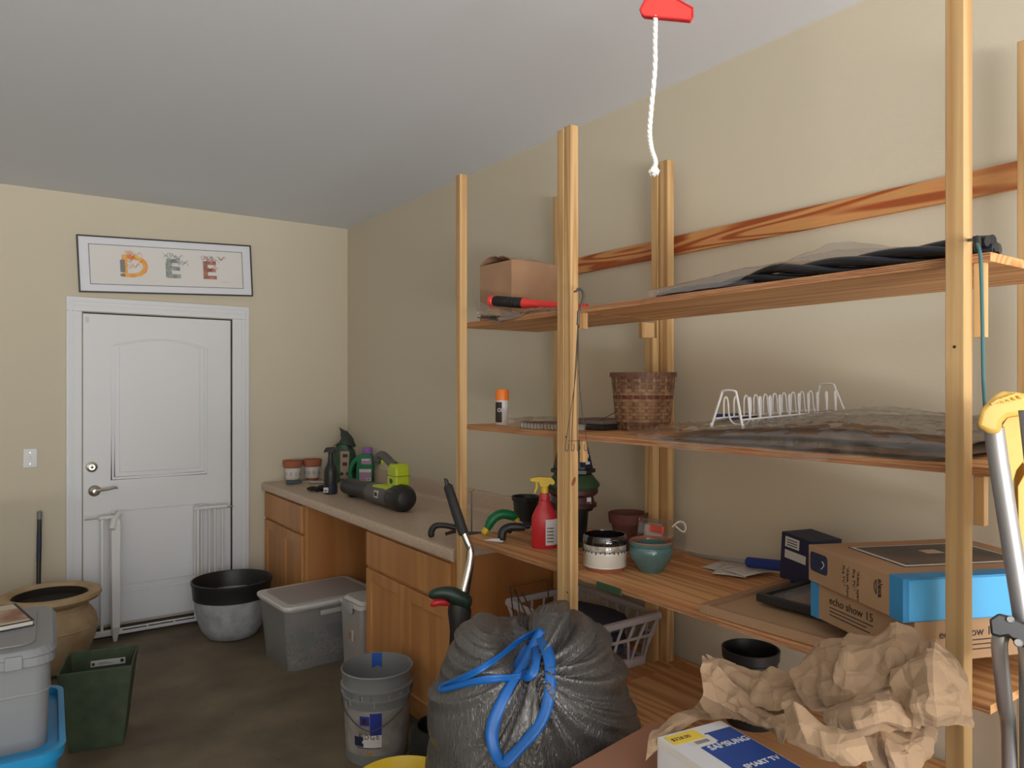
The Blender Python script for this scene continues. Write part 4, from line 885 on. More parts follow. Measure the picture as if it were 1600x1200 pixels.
obj('device_cable', G().tube(smoothpath([(.060, -.0012, .060), (.068, -.0012, .052), (.056, -.0012, .040)], 8), .0009, 5), 'label_white', t)
for k, (a, b) in enumerate((('"Alexa, open', .150), ('Fire TV."', .166), ('"Alexa, show', .188), ('Fire TV."', .204))):
    text(a, .0135, 'ink', t, (.345-b-.02*0, -.0006, .072), (R(90), R(90), 0), ext=.0003)
text('alexa', .020, 'ink', t, (.268, -.0006, .072), (R(90), R(90), 0), ext=.0003, bold=.0004)
obj('smile_mark', G().tube([(.262, -.0010, .036+.014*0)]+[(.262-.007*math.sin(PI*i/8), -.0010, .068-i*.004) for i in range(9)], .0009, 5), 'ink', t)

# ------------------------------------------------ bottom shelf
t = thing('laundry_basket', 'off-white lattice laundry basket on the bottom shelf behind the garbage bag', 'basket', (1.915, 2.22, Z4), 0)
bx0, bx1, tx0, tx1, by0, ty0, hb = -.15, .13, -.20, .19, -.20, -.24, .195
def facept(u, v_, side):
    """u across, v up on the tapered wall of the basket"""
    if side in ('s', 'n'):
        xa = bx0+(tx0-bx0)*v_; xb = bx1+(tx1-bx1)*v_; y = by0+(ty0-by0)*v_
        return Vector((xa+(xb-xa)*u, y if side == 's' else -y, v_*hb))
    ya = by0+(ty0-by0)*v_; x = (bx0+(tx0-bx0)*v_) if side == 'w' else (bx1+(tx1-bx1)*v_)
    return Vector((x, ya+(-2*ya)*u, v_*hb))
for side in 'snwe':
    obj('rim', G().tube([facept(0, .96, side), facept(1, .96, side)], .011, 8, flat=1.4), 'lattice', t, smooth=True)
    obj('foot_band', G().tube([facept(0, .08, side), facept(.5, .10, side), facept(1, .08, side)], .012, 8, flat=1.6), 'lattice', t, smooth=True)
    obj('mid_band', G().tube([facept(0, .62, side), facept(.5, .60, side), facept(1, .58, side)], .006, 8), 'lattice', t, smooth=True)
    n_ = 7 if side in 'sn' else 9
    for k in range(n_):
        u = k/(n_-1)
        obj('slat', G().tube([facept(min(1, u), .98, side), facept(min(1, max(0, u-.05)), .60, side), facept(min(1, max(0, u+(-.09 if k % 2 else .05))), .10, side)], .0055, 6), 'lattice', t, smooth=True)
obj('floor_panel', G().add([facept(0, .02, 's'), facept(1, .02, 's'), facept(1, .02, 'n'), facept(0, .02, 'n')]+[facept(0, .05, 's'), facept(1, .05, 's'), facept(1, .05, 'n'), facept(0, .05, 'n')], [(0, 1, 2, 3), (7, 6, 5, 4), (0, 4, 5, 1), (1, 5, 6, 2), (2, 6, 7, 3), (3, 7, 4, 0)]), 'lattice', t)
o_ = thing('folded_dark_cloth', 'dark blue-grey cloth folded inside the off-white laundry basket', 'cloth', (1.915, 2.22, Z4+.02))
for k in range(3): lumpy('fold', o_, (-.01+.01*k, .0, .045+.045*k), .15, 70+k, mat('cloth_blue', (.05, .06, .09), .9), (.92-.0*k, 1.35, .20), .16, 1.6)
t = thing('black_bin', 'black round plastic bin on the bottom shelf behind the crumpled paper', 'bin', (1.975, 1.47, Z4))
obj('body', G().lathe([(.001, 0), (.075, 0), (.083, .20), (.088, .205), (.090, .235), (.084, .235), (.080, .20), (.07, .008), (.001, .008)], 40), 'black_plastic', t, smooth=True)
for k in range(3): obj('groove_ring', G().lathe([(.082+.0006*k, .12+.02*k), (.0845+.0006*k, .123+.02*k), (.082+.0006*k, .126+.02*k)], 40, close=True), 'black_matte', t, smooth=True)

# ------------------------------------------------ floor by the door
t = thing('white_planter', 'large white flowerpot with black liner pot, on the floor right of the door', 'flowerpot', (1.255, 4.89, 0))
obj('outer_pot', G().lathe([(.001, 0), (.115, 0), (.15, .012), (.185, .06), (.207, .12), (.224, .21), (.229, .262), (.205, .262), (.180, .10), (.001, .03)], 48), 'white_worn', t, smooth=True)
obj('liner', G().lathe([(.224, .255), (.234, .258), (.242, .345), (.247, .352), (.247, .366), (.238, .368), (.228, .345), (.215, .20), (.17, .06), (.001, .05), (.001, .045), (.17, .05), (.214, .24)], 48, close=True), 'black_plastic', t, smooth=True)
t = thing('lidded_clear_bin', 'large clear plastic bin with white lid and rubble inside, by the left cabinet', 'storage bin', (1.595, 4.275, 0), R(4))
obj('bin', G().rbox(.255, .195, .0, .352, .05, .285, .220, n=6, top=False), 'clear_bin', t, smooth=50)
obj('bin_rim', G().tube([(x, y, .345) for x, y, z in [tuple(p) for p in G().rbox(.288, .223, 0, .1, .05, n=5).v[:20]]], .006, 6, True), 'cloudy_bin', t, smooth=True)
obj('side_handle', G().box(-.09, .09, -.240, -.222, .295, .325), 'cloudy_bin', t, bevel=.008)
obj('lid', G().rbox(.300, .235, .350, .372, .055, n=6), 'lid_white', t, bevel=.006)
obj('lid_panel', G().rbox(.255, .19, .372, .377, .04, n=6), 'cloudy_bin', t, bevel=.003)
g = G(); rnd = random.Random(9)
for k in range(420):
    x, y = rnd.uniform(-.22, .22), rnd.uniform(-.165, .165); s = rnd.uniform(.008, .022); z = .006+rnd.random()*.055*(1+x*1.5)
    Mx = Matrix.Translation((x, y, z+s)) @ Matrix.Rotation(rnd.random()*6, 4, Vector((rnd.random(), rnd.random(), 1)))
    a = G().box(-s, s, -s*.7, s*.7, -s*.5, s*.5).xf(Mx); g.add(a.v, a.f)
o_ = obj('bark_chips', g, 'bin_bits', t); o_['kind'] = 'stuff'
for nm, c, r, m_ in (('stored_bowl', (-.12, -.10, .10), .07, 'darkgreen'), ('stored_pot', (.10, -.06, .10), .085, 'black_plastic')):
    obj(nm, G().lathe([(.001, 0), (r*.6, 0), (r, .05), (r*1.03, .055), (r*.95, .055), (r*.55, .008), (.001, .008)], 24, c), m_, t, smooth=True)
t = thing('slim_food_bin', 'narrow cloudy plastic bin with latched white lid tucked under the worktop', 'storage bin', (1.70, 3.835, 0), R(3))
obj('bin', G().rbox(.075, .115, 0, .385, .025, .088, .130, n=5, top=False), 'cloudy_bin', t, smooth=50)
obj('lid', G().rbox(.098, .140, .385, .408, .03, n=5), 'lid_white', t, bevel=.005)
obj('lid_dome', G().rbox(.080, .120, .408, .425, .03, .068, .105, n=5), 'lid_white', t, bevel=.004)
obj('latch', G().box(-.108, -.096, -.055, .055, .355, .415), 'white_worn', t, bevel=.004); obj('latch', G().box(-.05, .05, -.152, -.138, .365, .415), 'white_worn', t, bevel=.004)
obj('contents', G().rbox(.060, .10, .01, .26, .02, .068, .11, n=4), mat('red_contents', (.22, .05, .04), .7), t)
obj('sticker', G().box(-.083, -.0815, -.05, .03, .20, .27), 'cover_art', t); obj('sticker_figure', G().box(-.0845, -.083, -.035, -.012, .195, .255), 'label_white', t, bevel=.006)
t = thing('paint_bucket', 'grey five-gallon paint bucket with torn paper label, empty, on the concrete floor', 'bucket', (1.375, 2.965, 0), -YAW)
obj('bucket_body', G().lathe([(.001, .006), (.126, .006), (.127, 0), (.131, 0), (.132, .01), (.144, .262), (.150, .264), (.152, .275), (.146, .280), (.147, .302), (.155, .304), (.157, .315), (.149, .320), (.150, .350), (.154, .372), (.157, .376), (.154, .381), (.150, .380), (.147, .365), (.141, .262), (.128, .014), (.001, .012)], 56), 'grey_plastic', t, smooth=True)
for k in range(20):
    a = 2*PI*k/20; obj('rib', G().box(-.0015, .0015, -.155, -.146, .280, .303).xf(Matrix.Rotation(a, 4, 'Z')), 'grey_plastic', t)
lab = lambda a0, a1, z0, z1, o_=.001, n=10: (lambda g: g)(G().add(
    [((.1322+.0118*(z-.01)/.252+o_+q_)*math.cos(R(a0+(a1-a0)*i/n)), (.1322+.0118*(z-.01)/.252+o_+q_)*math.sin(R(a0+(a1-a0)*i/n)), z) for q_ in (0, -.001) for i in range(n+1) for z in (z0, z1)],
    [(2*i, 2*i+1, 2*i+3, 2*i+2) for i in range(n)]+[(2*(n+1)+2*i, 2*(n+1)+2*i+2, 2*(n+1)+2*i+3, 2*(n+1)+2*i+1) for i in range(n)]+[(2*i+1, 2*(n+1)+2*i+1, 2*(n+1)+2*i+3, 2*i+3) for i in range(n)]+[(2*i, 2*i+2, 2*(n+1)+2*i+2, 2*(n+1)+2*i) for i in range(n)]))
obj('paper_label', lab(-178, -2, .045, .235, .0008, 36), mat('old_label', (.34, .32, .31), .7, vcol=(.25, .22, .20), vscale=18), t)
obj('label_block', lab(-92, -72, .135, .228, .002), 'label_blue', t); obj('label_block', lab(-104, -72, .082, .135, .002), 'label_white', t)
obj('label_block', lab(-122, -104, .085, .125, .002), 'navy', t); obj('label_block', lab(-110, -93, .175, .215, .002), 'label_blue', t)
obj('label_logo', lab(-105, -98, .182, .207, .003, 3), 'darkred', t); obj('brush_stroke', lab(-106, -75, .100, .110, .0035), 'paper', t); obj('label_line', lab(-116, -74, .078, .081, .0035), 'ink', t)
for k, ch in enumerate('EDGE'):
    a = R(-113+k*10.5); text(ch, .030, 'ink', t, (.1402*math.cos(a), .1402*math.sin(a), .118), (R(90), 0, a+R(90)), ext=.0004)
for k, ch in enumerate('PAINTERS'):
    a = R(-113+k*4.2); text(ch, .009, 'ink', t, (.1408*math.cos(a), .1408*math.sin(a), .142), (R(90), 0, a+R(90)), ext=.0004)
obj('paint_drip', lab(-97, -88, .045, .062, .002), mat('ochre', (.38, .24, .07), .6), t)
for k, (a, z0, z1) in enumerate(((-150, .262, .30), (-128, .25, .275), (-104, .27, .30), (-84, .25, .28), (-60, .26, .30), (-40, .27, .30), (-140, .235, .262))):
    obj('paint_drip', G().tube([(.151*math.cos(R(a)), .151*math.sin(R(a)), z1), (.148*math.cos(R(a)), .148*math.sin(R(a)), z0)], [.002, .0012], 6), 'white_worn', t, smooth=True)
g = G().add([((.1492-.006*(i % 2))*math.cos(R(a)), (.1492-.006*(i % 2))*math.sin(R(a)), z) for a in (92, 100, 110) for i, z in ((0, .379), (1, .315+.010*(a == 100)))]+[((.147-.006*(i % 2))*math.cos(R(a)), (.147-.006*(i % 2))*math.sin(R(a)), z) for a in (92, 100, 110) for i, z in ((0, .379), (1, .315+.010*(a == 100)))], [(0, 1, 3, 2), (2, 3, 5, 4), (6, 8, 9, 7), (8, 10, 11, 9)])
obj('masking_tape', g, 'tape_blue', t)
obj('bail_handle', G().tube(smoothpath([(-.156, 0, .30), (-.12, -.10, .225), (0, -.165, .165), (.12, -.10, .225), (.156, 0, .30)], 28), .0022, 8), 'steel_wire', t, smooth=True)
t = thing('black_round_tub', 'black round rubber tub on the floor between the paint bucket and garbage bag', 'tub', (1.50, 2.735-.11, 0))
obj('body', G().lathe([(.001, 0), (.085, 0), (.125, .05), (.130, .12), (.120, .19), (.105, .215), (.095, .215), (.110, .18), (.118, .12), (.11, .05), (.001, .02)], 40), 'black_matte', t, smooth=True)
t = thing('yellow_bucket', 'yellow plastic bucket at the bottom edge, left of the garbage bag', 'bucket', (1.07, 2.122, 0)); t.scale = (1.12, 1.12, 1.0)
obj('body', G().lathe([(.001, 0), (.112, 0), (.140, .315), (.147, .317), (.149, .332), (.145, .336), (.139, .325), (.109, .008), (.001, .008)], 48), 'yellow', t, smooth=True)
obj('rim_bead', G().lathe([(.149, .322), (.153, .327), (.149, .332)], 48, close=True), 'yellow', t, smooth=True)
t = thing('urn_planter', 'sand-coloured urn planter with wide rolled rim left of the door', 'urn', (.262, 4.87, 0))
obj('urn_body', G().lathe([(.001, 0), (.125, 0), (.150, .015), (.190, .09), (.225, .18), (.236, .255), (.226, .300), (.205, .330), (.188, .350), (.190, .372), (.215, .392), (.245, .404), (.256, .420), (.252, .438), (.232, .446), (.208, .444), (.190, .432), (.178, .410), (.17, .36), (.001, .34)], 56), 'sand_urn', t, smooth=True)
obj('shadow_liner', G().lathe([(.001, .385), (.182, .385), (.186, .428), (.178, .430), (.172, .390), (.001, .388)], 40), 'soil', t, smooth=True, label='dark liner painted as the shade inside the urn')  # dark cup lining the neck, its colour stands in for shade
obj('belly_groove', G().lathe([(.2352, .245), (.2385, .250), (.2355, .256)], 56, close=True), 'sand_urn', t, smooth=True)
t = thing('broom_handle', 'black pole with grey cap leaning on the wall behind the sand urn', 'pole', (.215, 5.18, 0))
obj('pole', G().tube([(0, 0, .003), (.016, .135, .80)], .0125, 12), 'black_plastic', t, smooth=True)
obj('cap', G().tube([(.016, .133, .79), (.0165, .139, .835), (.0166, .140, .84)], [.0135, .0135, .008], 12), 'grey_plastic', t, smooth=True)
obj('grip_sleeve', G().tube([(.0107, .0917, .54), (.0143, .122, .72)], .0132, 12), 'navy', t, smooth=True)
t = thing('square_planter', 'square tapered dark green planter with paper label inside, on the floor by the totes', 'flowerpot', (.395, 3.80, 0), R(-13))
g = G(); P4 = [((.105, .105), 0), ((.146, .146), .365), ((.137, .137), .362), ((.098, .098), .012)]
for (a, b), z in P4:
    for sx, sy in ((-1, -1), (1, -1), (1, 1), (-1, 1)): g.v.append(Vector((sx*a, sy*b, z)))
g.f = [(j*4+i, j*4+(i+1) % 4, j*4+4+(i+1) % 4, j*4+4+i) for j in range(3) for i in range(4)]+[(3, 2, 1, 0), (12, 13, 14, 15)]
obj('planter_body', g, 'green_planter', t, bevel=.004)
obj('label', G().box(-.052, .092, .1225, .1245, .288, .316).xf(Matrix.Rotation(0, 4, 'X')), 'paper', t)
obj('label_mark', G().box(-.047, -.036, .1212, .1225, .294, .306), 'ink', t)
obj('label_mark', G().lathe([(.001, 0), (.008, 0), (.008, .001), (.001, .001)], 12).xf(Matrix.Translation((.078, .1225, .304)) @ Matrix.Rotation(R(90), 4, 'X')), 'ink', t)
for k in range(3): obj('print_line', G().box(-.02, .04-.01*k, .1216, .1225, .297+k*.0045, .2985+k*.0045), 'grey_plastic', t)

# totes at the left edge
t = thing('blue_tote', 'bright blue plastic tote on the floor underneath the grey tote', 'storage tote', (-.17, 3.17, 0), R(-3))
obj('body', G().rbox(.32, .25, 0, .375, .06, .37, .29, n=7), 'sky_blue', t, smooth=50)
g = G(); a = G().rbox(.380, .325, .365, .402, .08, .385, .330, n=7, top=False, bottom=False); b2 = G().rbox(.362, .305, .365, .402, .07, .366, .310, n=7, top=False, bottom=False)
N_ = 28
g.add(a.v+b2.v, [(i, (i+1) % N_, N_+(i+1) % N_, N_+i) for i in range(N_)]+[(2*N_+(i+1) % N_, 2*N_+i, 3*N_+i, 3*N_+(i+1) % N_) for i in range(N_)]+[(N_+i, N_+(i+1) % N_, 3*N_+(i+1) % N_, 3*N_+i) for i in range(N_)]+[(i, 2*N_+i, 2*N_+(i+1) % N_, (i+1) % N_) for i in range(N_)])
obj('rim', g, 'sky_blue', t, smooth=50)
obj('lid', G().rbox(.361, .304, .352, .366, .07, n=7), 'sky_blue', t, smooth=50)
obj('handle_recess', G().box(.24, .345, -.343, -.322, .20, .23), 'navy', t, bevel=.006)
t = thing('grey_tote', 'translucent grey plastic tote with lid, stacked on the blue tote', 'storage tote', (-.155, 3.215, .367), R(-3))
obj('body', G().rbox(.318, .250, .0, .318, .05, .330, .265, n=7), 'tote_grey', t, smooth=50)
obj('ridge', G().rbox(.329, .262, .195, .205, .05, n=7), 'tote_grey', t, bevel=.003)
obj('skirt', G().rbox(.343, .290, .298, .332, .07, n=7), 'tote_grey', t, bevel=.005)
obj('lid', G().rbox(.350, .300, .334, .358, .08, .335, .285, n=7), 'tote_grey', t, bevel=.005)
obj('lid_panel', G().rbox(.285, .235, .358, .364, .05, n=7), 'tote_grey', t, bevel=.002)
obj('snap', G().box(.20, .25, -.300, -.288, .300, .345), 'tote_grey', t, bevel=.003)
t = thing('photo_book', 'book with brown photograph on its cover lying on the grey tote', 'book', (-.10, 3.285, .7325), R(10))
obj('cover', G().box(-.20, .20, -.145, .145, 0, .003).box(-.20, .20, -.145, .145, .017, .020), 'ink', t); obj('pages', G().box(-.196, .196, -.141, .141, .003, .017), 'paper', t)
obj('cover_photo', G().box(-.19, .19, -.115, .065, .020, .0206), 'cover_art', t); obj('title_strip', G().box(-.19, .19, .065, .137, .020, .0206), mat('cream_strip', (.62, .52, .40), .6), t)
obj('border', G().box(-.19, .19, -.137, -.115, .020, .0206), 'cream_strip', t)
for k in range(7): obj('title_mark', G().box(.06+k*.011, .064+k*.011, .085, .115, .0206, .0209), 'grey_plastic', t)

# ------------------------------------------------ garbage bag
BC = Vector((1.228, 1.64, 0)); TO = local(BC)
t = thing('garbage_bag', 'full black garbage bag with blue drawstrings standing in front of the shelves', 'garbage bag', tuple(BC), -YAW)
NU, NV = 300, 210; g = G()
def gs(x, s): return math.exp(-(x/s)**2)
TIE = Vector((.0, -.10, .885))
for j in range(NV+1):
    tt = j/NV; ph = -PI/2+PI*tt
    for i in range(NU):
        th = 2*PI*i/NU
        c = abs(math.cos(ph))**.40; s = math.copysign(abs(math.sin(ph))**.74, math.sin(ph))
        wz = 1-.10*(s < 0)*abs(s)
        x = .300*c*math.cos(th)*wz; y = .285*c*math.sin(th)*wz; z = .455+.455*s
        top = max(0, (z-.55)/.36)
        lob = .072*gs(x-.105, .125)*gs(y, .20)+.040*gs(x+.17, .075)*gs(y, .2)-.060*gs(x+.040, .050)*gs(y+.10, .20)
        z += lob*top
        x *= 1-.05*top*top; x += .012*noise.noise(Vector((z*5, y*4, 1)))
        p = Vector((x, y, z))
        n = Vector((math.cos(th)*c, math.sin(th)*c, s)).normalized()
        # folds running out from the tie
        d = p-TIE; a = math.atan2(d.x, -d.z); r = d.length
        fold = abs(noise.noise(Vector((a*3.6+.6*noise.noise(p*3), r*1.1, .5))))*2-.45
        fold2 = abs(noise.noise(Vector((a*9+noise.noise(p*4), r*2.0, 7))))*2-.5
        cr_ = crump(p*1.0, 77, 1.3)
        fo = min(1, r/.10)*max(.15, 1-r/.75)
        p = p+n*(-.036*fold*fo-.018*fold2*fo+.004*cr_*max(.3, top))
        # horizontal stretch wrinkles low down
        p += n*.006*noise.noise(Vector((p.x*3, p.y*3, p.z*26)))*max(0, 1-top)
        g.v.append(Vector((p.x, p.y, max(.002, p.z))))
g.f = [(j*NU+i, j*NU+(i+1) % NU, (j+1)*NU+(i+1) % NU, (j+1)*NU+i) for j in range(NV) for i in range(NU)]
bag = obj('bag_body', g, 'bin_liner', t, smooth=180)
bv = BVHTree.FromPolygons([tuple(p) for p in g.v], g.f)
EYEL = TO(800, 604, 0)
def onbag(px, py, off=.010):
    tgt = TO(px, py, 2.0); dr = (tgt-EYEL).normalized(); h = bv.ray_cast(EYEL, dr)
    return (h[0]-dr*off) if h[0] is not None else tgt
def ribbon(pts, w0, name='drawstring', tw=0, offs_=.014):
    P = smoothpath([onbag(x, y, offs_+(pts[k][2] if len(pts[k]) > 2 else 0)) for k, (x, y) in enumerate([q[:2] for q in pts])], 60)
    for _ in range(8): P = [P[0]]+[(P[i-1]+P[i]*2+P[i+1])/4 for i in range(1, len(P)-1)]+[P[-1]]
    g = G(); n = len(P)
    for i, p in enumerate(P):
        tg = (P[min(i+1, n-1)]-P[max(0, i-1)]).normalized(); v = (p-EYEL).normalized()
        sd = tg.cross(v).normalized(); sd = (Matrix.Rotation(.25*math.sin(i*.11+tw), 3, tg) @ sd)
        wd = w0*(.75+.35*noise.noise(Vector((i*.12, tw, 0)))+.1)
        nm_ = tg.cross(sd)
        g.v += [p-sd*wd, p-sd*wd*.3+nm_*.0016, p+sd*wd*.4-nm_*.0010, p+sd*wd]
    g.f = [(4*i+k, 4*i+k+1, 4*i+4+k+1, 4*i+4+k) for i in range(n-1) for k in range(3)]
    return obj(name, g, 'ribbon', t, smooth=30, solid=.0012)
ribbon([(848, 985), (838, 1005), (822, 1035), (800, 1065), (782, 1100), (766, 1140), (772, 1172), (784, 1196, .012), (800, 1182), (822, 1158), (846, 1130), (858, 1095), (861, 1050), (856, 1015), (842, 990)], .0165, tw=1)
ribbon([(846, 984, .01), (815, 998, .016), (785, 1022, .02), (750, 1046, .02), (712, 1064), (688, 1074, .012), (694, 1078, .012), (735, 1066), (775, 1060), (808, 1058), (830, 1050)], .0095, tw=4)
ribbon([(832, 1000), (838, 1025), (832, 1052), (818, 1056), (810, 1035), (826, 1010)], .013, tw=6)
lumpy('knot', t, tuple(onbag(838, 1000, .002)), .014, 81, 'ribbon', (1, .8, 1.1), .5)

# ------------------------------------------------ cartons in the foreground
t = thing('brown_carton', 'big brown shipping carton under the white television box in the foreground', 'box', (1.262, .745, 0), R(9.5))
obj('carton', G().box(-.245, .200, -.12, .545, 0, .748), 'cardboard_red', t, bevel=.003)
obj('flap_seam', G().box(-.245, .200, .200, .203, .748, .7488), 'ink', t)
def mark(x, y, s):
    obj('printed_icon', G().box(x-s, x+s, y-s, y-s+.002, .748, .7488).box(x-s, x+s, y+s-.002, y+s, .748, .7488).box(x-s, x-s+.002, y-s+.002, y+s-.002, .748, .7488).box(x+s-.002, x+s, y-s+.002, y+s-.002, .748, .7488), 'ink', t)
mark(-.105, .475, .014); obj('printed_icon', G().prism([(-.113, .468), (-.100, .468), (-.096, .480), (-.108, .484)], .748, .7488, 'z'), 'ink', t)
mark(-.175, .435, .034)
for k in range(7): obj('printed_bar', G().box(-.200+k*.008, -.196+k*.008, .412, .458, .748, .7488), 'ink', t)
t = thing('television_box', 'white and blue television box with yellow price sticker in the foreground', 'box', (1.248, 1.088, .7495), R(-8.5))
hw = .089
obj('carton', G().box(-hw, hw, -.64, 0, 0, .100), 'tv_white', t, bevel=.002)
obj('blue_panel', G().box(-hw+.052, hw-.004, -.63, -.078, .100, .1006).box(-hw+.100, hw-.004, -.078, -.034, .100, .1006), 'tv_blue', t)
text('SAMSUNG', .0255, 'tv_white', t, (-hw+.064, -.098, .1008), (0, 0, 0), bold=.0004, sx=.92)
text('SMART TV', .020, 'tv_white', t, (hw-.010, -.185, .1008), (0, 0, 0), bold=.0005, align='RIGHT')
obj('price_sticker', G().box(-hw+.010, -hw+.092, -.048, -.010, .1008, .1013), 'sticker_yellow', t); text('$328.00', .0155, 'ink', t, (-hw+.016, -.034, .1015), (0, 0, 0))
obj('store_label', G().box(-hw+.040, -hw+.105, -.072, -.040, .1003, .1008), 'paper', t)
for k in range(8): obj('barcode_bar', G().box(-hw+.055+k*.0045, -hw+.0572+k*.0045, -.066, -.054, .1008, .1012), 'ink', t)
obj('flap_edge', G().box(-hw-.0015, -hw, -.63, -.004, .085, .1012), 'paper', t)

# crumpled kraft paper, one sheet after another
CZ = .752
def kraft(label, rows, seed, amp=.016, nu=84, nv=60, f=1.0):
    rr = [[W(*p) for p in r] for r in rows]
    base = min(p.z for r in rr for p in r)
    o_ = sheet('crumpled_paper', rr, nu, nv, amp*1.9, seed, 'kraft', None, f=f, solid=.0012, fn=kraft_fold, lin=True)
    c = sum((Vector(v.co) for v in o_.data.vertices), Vector())/len(o_.data.vertices)
    for v in o_.data.vertices: v.co -= c
    o_.location = c; return tag(o_, label, 'paper', 'crumpled kraft packing paper')
kraft('crumpled kraft paper sheet curling up in a pointed tip at the left of the heap',
  [[(1097, 1024, 1.72), (1110, 1040, 1.70), (1140, 1062, 1.66), (1180, 1082, 1.62), (1225, 1100, 1.56)],
   [(1094, 1045, 1.68), (1115, 1072, 1.65), (1150, 1090, 1.60), (1190, 1110, 1.55), (1232, 1130, 1.50)],
   [(1100, 1085, 1.64), (1120, 1098, 1.62), (1150, 1112, 1.58), (1190, 1130, 1.52), (1235, 1148, 1.46)],
   [(1085, 1103, 1.69), (1110, 1110, 1.68), (1145, 1118, 1.64), (1185, 1138, 1.56), (1230, 1162, 1.47)]], 11)
kraft('narrow crumpled kraft fold linking the pointed tip to the tall middle hump',
  [[(1102, 1026, 1.76), (1150, 1046, 1.72), (1200, 1050, 1.68), (1245, 1050, 1.64), (1280, 1040, 1.60)],
   [(1120, 1050, 1.72), (1160, 1060, 1.68), (1200, 1068, 1.64), (1240, 1066, 1.60), (1275, 1060, 1.56)],
   [(1150, 1075, 1.68), (1190, 1085, 1.62), (1215, 1095, 1.58), (1240, 1095, 1.55), (1270, 1090, 1.52)],
   [(1180, 1100, 1.62), (1200, 1110, 1.57), (1220, 1115, 1.54), (1245, 1112, 1.52), (1265, 1108, 1.50)]], 12, .014)
kraft('tallest crumpled kraft hump in the middle, against the device boxes',
  [[(1242, 1045, 1.62), (1285, 1015, 1.60), (1325, 994, 1.56), (1365, 990, 1.52), (1402, 980, 1.48), (1435, 1005, 1.46), (1462, 1010, 1.44)],
   [(1240, 1060, 1.56), (1285, 1040, 1.52), (1325, 1020, 1.46), (1365, 1015, 1.44), (1400, 1005, 1.43), (1425, 1020, 1.42), (1445, 1028, 1.41)],
   [(1255, 1080, 1.52), (1290, 1070, 1.46), (1325, 1060, 1.42), (1365, 1050, 1.40), (1390, 1040, 1.39), (1405, 1045, 1.40), (1415, 1055, 1.40)],
   [(1270, 1095, 1.50), (1300, 1090, 1.44), (1330, 1090, 1.40), (1360, 1085, 1.38), (1380, 1075, 1.38), (1395, 1075, 1.38), (1400, 1080, 1.38)],
   [(1275, 1098, 1.54), (1305, 1098, 1.50), (1335, 1102, 1.47), (1362, 1100, 1.45), (1382, 1095, 1.44), (1395, 1090, 1.44), (1400, 1090, 1.44)]], 13, .018)
kraft('pale crumpled kraft peak catching the light beside the right post',
  [[(1425, 1030, 1.40), (1440, 1012, 1.39), (1462, 1001, 1.38), (1480, 1020, 1.37), (1494, 1048, 1.37)],
   [(1395, 1050, 1.36), (1425, 1040, 1.33), (1455, 1035, 1.31), (1485, 1050, 1.32), (1504, 1070, 1.34)],
   [(1398, 1078, 1.34), (1425, 1075, 1.30), (1455, 1070, 1.28), (1485, 1080, 1.29), (1512, 1098, 1.32)],
   [(1400, 1100, 1.34), (1430, 1105, 1.28), (1460, 1105, 1.26), (1490, 1108, 1.27), (1516, 1116, 1.31)],
   [(1395, 1122, 1.36), (1430, 1130, 1.30), (1460, 1130, 1.28), (1490, 1130, 1.29), (1517, 1130, 1.33)]], 14, .015)
kraft('crumpled kraft arm sweeping left from the pale peak under the middle hump',
  [[(1300, 1112, 1.42), (1340, 1095, 1.38), (1370, 1083, 1.37), (1400, 1085, 1.36), (1430, 1092, 1.36)],
   [(1292, 1124, 1.38), (1335, 1112, 1.33), (1370, 1102, 1.31), (1400, 1105, 1.31), (1430, 1112, 1.32)],
   [(1310, 1135, 1.36), (1340, 1132, 1.31), (1370, 1122, 1.30), (1405, 1124, 1.30), (1435, 1132, 1.31)],
   [(1330, 1142, 1.38), (1350, 1142, 1.35), (1380, 1136, 1.34), (1410, 1132, 1.34), (1440, 1134, 1.35)]], 15, .012)
kraft('smooth folded kraft flap sticking up beside the television box',
  [[(1228, 1112, 1.34), (1242, 1100, 1.33), (1256, 1112, 1.32), (1275, 1130, 1.31), (1300, 1150, 1.30)],
   [(1226, 1135, 1.32), (1250, 1130, 1.29), (1280, 1145, 1.27), (1310, 1155, 1.26), (1345, 1148, 1.27)],
   [(1232, 1158, 1.31), (1262, 1160, 1.27), (1290, 1168, 1.25), (1320, 1170, 1.24), (1352, 1165, 1.25)],
   [(1262, 1178, 1.31), (1290, 1184, 1.27), (1315, 1192, 1.25), (1340, 1190, 1.24), (1358, 1184, 1.25)]], 16, .009)
kraft('lowest crumpled kraft sheet at the right, in the shade under the pale peak',
  [[(1345, 1135, 1.38), (1380, 1132, 1.36), (1410, 1138, 1.35), (1440, 1132, 1.35), (1462, 1142, 1.37)],
   [(1350, 1155, 1.34), (1385, 1155, 1.31), (1415, 1158, 1.30), (1445, 1150, 1.31), (1466, 1160, 1.34)],
   [(1350, 1180, 1.33), (1385, 1178, 1.29), (1420, 1180, 1.28), (1445, 1175, 1.30), (1455, 1175, 1.32)],
   [(1360, 1205, 1.33), (1390, 1205, 1.29), (1420, 1208, 1.28), (1440, 1200, 1.30), (1448, 1195, 1.32)]], 17, .016)
kraft('flattened crumpled kraft sheet lying behind the far end of the television box',
  [[(1015, 1150, 1.60), (1050, 1122, 1.66), (1085, 1106, 1.72), (1130, 1102, 1.73), (1180, 1102, 1.72)],
   [(1012, 1165, 1.57), (1050, 1135, 1.62), (1090, 1118, 1.69), (1140, 1114, 1.69), (1190, 1116, 1.68)],
   [(1008, 1190, 1.53), (1050, 1146, 1.62), (1090, 1130, 1.66), (1130, 1122, 1.69), (1180, 1128, 1.66)]], 18, .009, 36, 16)

